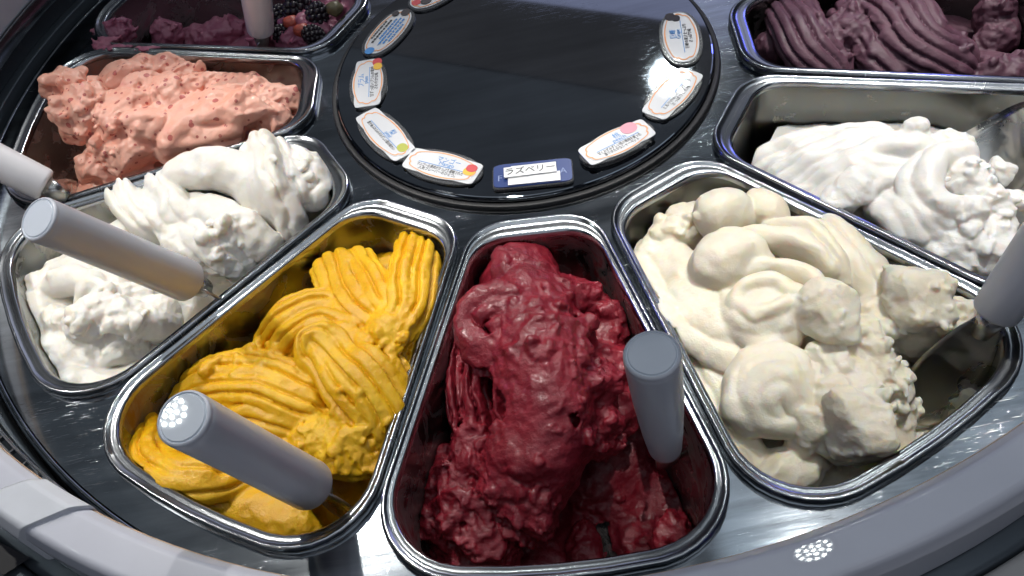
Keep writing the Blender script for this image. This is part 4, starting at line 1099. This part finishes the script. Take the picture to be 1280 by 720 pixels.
for p0_, p1_, p2_ in [((0.2648, -0.2798, -0.0120), (0.2661, -0.3011, 0.0000), (0.2676, -0.3185, -0.0100)), ((0.2750, -0.2807, -0.0080), (0.2764, -0.3041, 0.0040), (0.2803, -0.3220, -0.0060)), ((0.2846, -0.2795, -0.0040), (0.2865, -0.3051, 0.0060), (0.2938, -0.3221, -0.0060))]:
    g.ribbon([p0_, p1_, p2_], .010, .012, 0, k=.0015)
g.blob((0.3105, -0.3298, -0.0160), (.034, .024, .018), -.5, .003, .014)
for p, r in [((0.3410, -0.2804, 0.0000), .022), ((0.3463, -0.3072, -0.0060), .022), ((0.3453, -0.3276, -0.0140), .022), ((0.3233, -0.3324, -0.0120), .020), ((0.3432, -0.3490, -0.0200), .022), ((0.3118, -0.3458, -0.0240), .02), ((0.3746, -0.3002, -0.0240), .018)]:
    g.blob(p, (r * 1.05, r * .92, r * .9), rng.uniform(0, 3), .004, .010)
g.crag((0.3402, -0.3196, -0.0060), .050, .0022, .010)
g.scatter((0.3385, -0.3163, -0.0040), .040, 45, .002, .007)
g.blob((0.4172, -0.2435, -0.0400), (.030, .03, .02), .3, .004, .012)
g.finish('white_gelato', M['milk'], 'white gelato heaped with soft folds, the purple pan behind it', amp=.0008, scale=.010)

# pink
g = pan_solid(1, zhi=.075)
g.base([(-0.6105, 0.1602, -0.1150), (-0.5708, 0.1170, -0.1200), (-0.5281, 0.0978, -0.1000), (-0.4596, 0.0291, -0.0350), (-0.3589, 0.0320, -0.0300), (-0.2875, 0.0781, -0.0300), (-0.2540, 0.0651, -0.0400), (-0.4200, 0.1791, -0.0400), (-0.5161, 0.1984, -0.0300), (-0.3445, 0.1668, -0.0500), (-0.2722, 0.1605, -0.0700), (-0.4191, 0.0529, -0.0200), (-0.5859, 0.2204, -0.0800)], amp=.006)
for p, r, zz in [((-0.4884, 0.0965, 0.0220), .030, .8), ((-0.4622, 0.0604, 0.0220), .030, .8), ((-0.4876, 0.0671, 0.0120), .024, .8), ((-0.4612, 0.0520, 0.0040), .030, .8), ((-0.4830, 0.0563, -0.0100), .020, .9), ((-0.4390, 0.1091, 0.0080), .030, .7), ((-0.4189, 0.1191, 0.0040), .024, .8), ((-0.3916, 0.1126, 0.0020), .026, .8), ((-0.3694, 0.0965, 0.0020), .026, .8), ((-0.4212, 0.0432, 0.0120), .036, .7), ((-0.3828, 0.0550, 0.0120), .030, .8), ((-0.4009, 0.0201, 0.0060), .032, .8), ((-0.3600, 0.0601, 0.0040), .026, .8), ((-0.3380, 0.0689, 0.0000), .030, .7), ((-0.3062, 0.0477, 0.0020), .034, .6), ((-0.3097, 0.0143, 0.0040), .040, .6), ((-0.3471, 0.0228, -0.0020), .036, .6), ((-0.2781, 0.0378, -0.0040), .030, .7), ((-0.2614, 0.0339, -0.0120), .024, .8), ((-0.2727, 0.0157, -0.0140), .026, .7), ((-0.3686, 0.0061, -0.0100), .036, .6), ((-0.3344, 0.0016, -0.0120), .030, .6), ((-0.4216, 0.0141, -0.0140), .034, .7), ((-0.4521, 0.0344, -0.0180), .030, .8), ((-0.4680, 0.0198, -0.0360), .030, .8), ((-0.4306, 0.0128, -0.0340), .030, .7)]:
    g.chunk(p, (r * rng.uniform(.8, 1.15), r * rng.uniform(.65, .95), r * zz * rng.uniform(.8, 1.05)), .0030, .0012, rng.integers(8, 14), .012, .07)
g.ribbon([(-0.4283, 0.0627, 0.0200), (-0.4131, 0.0708, 0.0260), (-0.3924, 0.0649, 0.0220), (-0.3955, 0.0488, 0.0160)], .012, .006, 0)
g.ribbon([(-0.3821, 0.0011, 0.0040), (-0.3480, 0.0150, 0.0160), (-0.3131, 0.0171, 0.0180), (-0.2908, 0.0062, 0.0080)], .022, .010, 2, .002)
g.ribbon([(-0.3755, -0.0069, -0.0020), (-0.3338, -0.0054, 0.0020), (-0.3021, -0.0042, 0.0000)], .014, .009, 0)
g.ribbon([(-0.4150, 0.0187, 0.0200), (-0.3996, 0.0195, 0.0240), (-0.3845, 0.0114, 0.0180), (-0.3957, 0.0011, 0.0100)], .010, .006, 0)
g.crag((-0.4473, 0.0200, -0.0300), .05, .004, .008)
g.crag((-0.4700, 0.0747, 0.0100), .06, .0030, .011)
g.crag((-0.3755, 0.0646, 0.0100), .06, .0036, .012)
g.crag((-0.3117, 0.0289, 0.0000), .06, .0024, .012)
g.scatter((-0.4732, 0.0604, 0.0000), .05, 40, .003, .008)
g.scatter((-0.4473, 0.0200, -0.0300), .03, 40, .002, .006)
g.scatter((-0.3901, 0.0817, 0.0000), .05, 30, .003, .009)
g.finish('pink_gelato', M['pink'], 'speckled salmon pink gelato in rough chunks heaped over the rim', amp=.0012, scale=.012, clip=True)

# purple
g = pan_solid(7, h=.0016, ulo=.24, wf=.5)
g.base([(0.2633, -0.0148, -0.0450), (0.3075, 0.0048, -0.0600), (0.3541, -0.0103, -0.0500), (0.4026, -0.0414, -0.0500), (0.4436, -0.0831, -0.0500), (0.5326, -0.0317, -0.0900), (0.5586, 0.0509, -0.1000), (0.5327, 0.0768, -0.1000), (0.4983, -0.1082, -0.0500)], amp=.005)
g.ribbon([(0.3011, 0.0277, -0.0260), (0.2895, -0.0236, -0.0100), (0.2910, -0.0575, -0.0140), (0.3037, -0.0782, -0.0300)], .030, .022, 13, .005)
g.ribbon([(0.3934, 0.0096, -0.0260), (0.3887, -0.0445, -0.0060), (0.3923, -0.0869, -0.0100), (0.4187, -0.1088, -0.0260)], .036, .024, 14, .005)
g.ribbon([(0.3568, 0.0046, -0.0300), (0.3552, -0.0382, -0.0200), (0.3549, -0.0793, -0.0200), (0.3636, -0.1021, -0.0300)], .024, .020, 8, .005)
g.blob((0.3398, -0.0384, -0.0200), (.030, .026, .022), .4, .005, .012)
g.blob((0.3732, -0.0070, -0.0200), (.034, .020, .022), .2, .004, .012)
g.blob((0.2706, -0.0165, -0.0350), (.024, .024, .02), .2, .005, .012)
g.crag((0.3428, -0.0478, -0.0200), .05, .004, .010)
g.blob((0.5176, -0.0320, -0.0700), (.03, .02, .02), .2, .005, .010)
g.blob((0.5212, -0.0102, -0.0600), (.024, .02, .03), .2, .006, .010)
g.blob((0.4673, -0.1277, -0.0300), (.05, .018, .014), .1, .004, .010)
g.scatter((0.4543, -0.1181, -0.0300), .04, 50, .002, .007)
g.scatter((0.3413, -0.0474, -0.0100), .04, 30, .003, .007)
g.finish('purple_gelato', M['purple'], 'dark purple gelato in grooved ribbons, in the dim pan above the white one', amp=.0012, scale=.009)

# mixed berry, almost empty
g = pan_solid(0, h=.0016, ulo=.24)
g.base([(-0.5398, 0.4465, -0.1280), (-0.4180, 0.4035, -0.1280), (-0.4394, 0.3724, -0.1280), (-0.3245, 0.2939, -0.1000), (-0.2481, 0.2121, -0.0600), (-0.2241, 0.2320, -0.0500), (-0.1982, 0.2401, -0.0500), (-0.2850, 0.3061, -0.0800), (-0.3840, 0.4141, -0.1300)], amp=.004)
g.blob((-0.4706, 0.2393, -0.0120), (.024, .014, .016), .2, .007, .008)
g.blob((-0.4767, 0.2909, -0.0300), (.03, .012, .02), .9, .007, .008)
g.blob((-0.4676, 0.1957, 0.0000), (.018, .008, .007), .2, .005, .007)
g.blob((-0.4288, 0.2852, -0.0600), (.02, .014, .02), .2, .007, .008)
g.blob((-0.3868, 0.3106, -0.0900), (.05, .02, .02), .2, .006, .010)
g.blob((-0.2330, 0.1745, -0.0250), (.04, .04, .024), .2, .006, .010)
g.blob((-0.2027, 0.2050, -0.0250), (.04, .03, .024), .2, .006, .010)
g.blob((-0.2854, 0.2079, -0.0500), (.03, .014, .02), .2, .006, .010)
g.crag((-0.2267, 0.1733, -0.0200), .05, .004, .009)
g.scatter((-0.2267, 0.1733, -0.0200), .05, 40, .003, .008)
bg_top = g
g.finish('berry_gelato', M['berry_cream'], 'last smears of mauve pink gelato under the blackberries', amp=.0015, scale=.008, clip=False)

# smears of gelato left on the rim of the almost empty pan
for k, (pts, wd) in enumerate([([(-0.4769, 0.1885, 0.0030), (-0.4586, 0.1839, 0.0040), (-0.4347, 0.1802, 0.0030)], .006), ([(-0.4291, 0.1721, 0.0030), (-0.4168, 0.1665, 0.0040), (-0.4041, 0.1681, 0.0030)], .005)]):
    bm = bmesh.new()
    C = catmull(pts, 14)
    for c_ in C:
        for q in range(3):
            r = wd * rng.uniform(.25, .6)
            mt = Matrix.Translation(Vector(c_) + Vector((rng.uniform(-1, 1) * wd * .5, rng.uniform(-1, 1) * wd * .5, -.001))) @ Matrix.Diagonal((r * 1.4, r, r * .6, 1))
            bmesh.ops.create_icosphere(bm, subdivisions=2, radius=1, matrix=mt)
    o = bm_obj('gelato_smear', bm, M['berry_cream'])
    tag(o, ['longer smear of pink gelato stuck on the rim of the berry pan', 'short blob of pink gelato stuck on the rim of the berry pan'][k], 'smear')
    rm = o.modifiers.new('remesh', 'REMESH'); rm.mode = 'VOXEL'; rm.voxel_size = .0009

# berries
def blackberry(p, r, label, k):
    p = Vector(p); root = empty('blackberry', tuple(p)); ax = Vector((rng.uniform(-1, 1), rng.uniform(-1, 1), rng.uniform(.1, .8))).normalized()
    rot = ax.to_track_quat('Z', 'Y').to_matrix().to_4x4()
    bm = bmesh.new()
    n = 46
    for q in range(n):
        z = 1 - 2 * (q + .5) / n; a = q * 2.39996
        s = math.sqrt(1 - z * z)
        v = Vector((s * math.cos(a) * .86, s * math.sin(a) * .86, z * 1.08)) * r * .82
        bmesh.ops.create_icosphere(bm, subdivisions=2, radius=r * .235, matrix=rot @ Matrix.Translation(v))
    bm_obj('drupelet', bm, M['blackberry'], root)['kind'] = 'stuff'
    bm = bmesh.new(); bmesh.ops.create_icosphere(bm, subdivisions=3, radius=r * .82, matrix=rot @ Matrix.Diagonal((.86, .86, 1.08, 1)))
    bm_obj('core', bm, M['blackberry'], root)
    tag(root, label, 'blackberry', 'blackberries on the nearly empty pan')
for k, (p, r, lb) in enumerate([((-0.2381, 0.1921, -0.0020), .0185, 'large blackberry farthest from the rim of the berry pan'), ((-0.2159, 0.1693, -0.0030), .0160, 'blackberry nearest the dark lid'), ((-0.2627, 0.1957, -0.0120), .0150, 'blackberry against the white handle, behind the red fruit'), ((-0.2593, 0.1647, -0.0160), .0140, 'blackberry in the corner below the red fruit and handle'), ((-0.2220, 0.1405, -0.0080), .0135, 'blackberry resting close to the near rim of the berry pan')]):
    blackberry(p, r, lb, k)
def fruit(name, p, r, mat, label):
    bm = bmesh.new(); bmesh.ops.create_icosphere(bm, subdivisions=4, radius=1)
    for v in bm.verts:
        n_ = fbm(np.array([[*(v.co * 1.6)]]) + r[0] * 900, 9, 2)[0]
        v.co = Vector((v.co.x * r[0], v.co.y * r[1], v.co.z * r[2])) * (1 + .16 * n_)
    o = bm_obj(name, bm, M[mat]); o.location = p
    tag(o, label, 'fruit')
fruit('fruit_piece', (-0.2467, 0.1688, -0.0040), (.010, .009, .008), 'red_fruit', 'orange red piece of fruit against the biggest blackberry')
fruit('fruit_piece', (-0.2347, 0.1487, -0.0040), (.010, .008, .008), 'red_fruit', 'orange red piece of fruit nearer the rim, among blackberries')
fruit('green_berry', (-0.1930, 0.1653, 0.0040), (.010, .009, .009), 'olive_fruit', 'dull green berry beside the blackberry nearest the lid')

# ------------------------------------------------------------------ lamps under the ceiling
m, nt, b = new_mat('led_glow'); b.inputs['Emission Color'].default_value = (.93, 1, .97, 1); b.inputs['Emission Strength'].default_value = 70; b.inputs['Base Color'].default_value = (.8, .8, .8, 1); M['led'] = m
m, nt, b = new_mat('lamp_front'); b.inputs['Emission Color'].default_value = (.85, .95, 1, 1); b.inputs['Emission Strength'].default_value = 2.5; b.inputs['Base Color'].default_value = (.3, .3, .3, 1); M['lamp_front'] = m
for k, ((loc, tgt, pw, cone), lb) in enumerate(zip(LAMPS, ['round ceiling lamp of small white diodes that lights the mango pan', 'round ceiling lamp of small white diodes that lights the raspberry pan', 'round ceiling lamp of small white diodes that lights the cream pan', 'round ceiling lamp of small white diodes mirrored in the black lid', 'round ceiling lamp of small white diodes over the pink pan', 'unseen lamp of small white diodes added to brighten the white pan beside the purple one'])):
    root = empty('ceiling_lamp', loc)
    root.rotation_euler = (Vector(tgt) - Vector(loc)).to_track_quat('-Z', 'Y').to_euler()
    R = .105 if k == 3 else .062
    bm = bmesh.new()
    loft(bm, [[(r_ * math.cos(2 * math.pi * q / 40), r_ * math.sin(2 * math.pi * q / 40), z_) for q in range(40)] for r_, z_ in ((R * .97, .006), (R * 1.15, .004), (R * 1.2, .02), (R * .8, .13), (R * .3, .14))], False, True)
    bm_obj('housing', bm, M['gasket'], root)
    bm = bmesh.new()
    loft(bm, [[(r_ * math.cos(2 * math.pi * q / 40), r_ * math.sin(2 * math.pi * q / 40), z_) for q in range(40)] for r_, z_ in ((R * .98, .012), (R * .97, .006))], True, True)
    bm_obj('front', bm, M['lamp_front'], root)
    me = None
    for n_, rr in ((1, 0), (6, .36), (12, .74)):
        for q in range(n_):
            a = 2 * math.pi * q / n_ + rr
            if me is None:
                bm = bmesh.new(); bmesh.ops.create_cone(bm, cap_ends=True, segments=12, radius1=R * .125, radius2=R * .10, depth=.002)
                o = bm_obj('led_bulb', bm, M['led'], root, smooth=False); me = o.data
            else:
                o = bpy.data.objects.new('led_bulb', me); COL.objects.link(o); o.parent = root
            o.location = (R * rr * math.cos(a), R * rr * math.sin(a), .004)
    tag(root, lb, 'lamp', 'lamps under the ceiling')
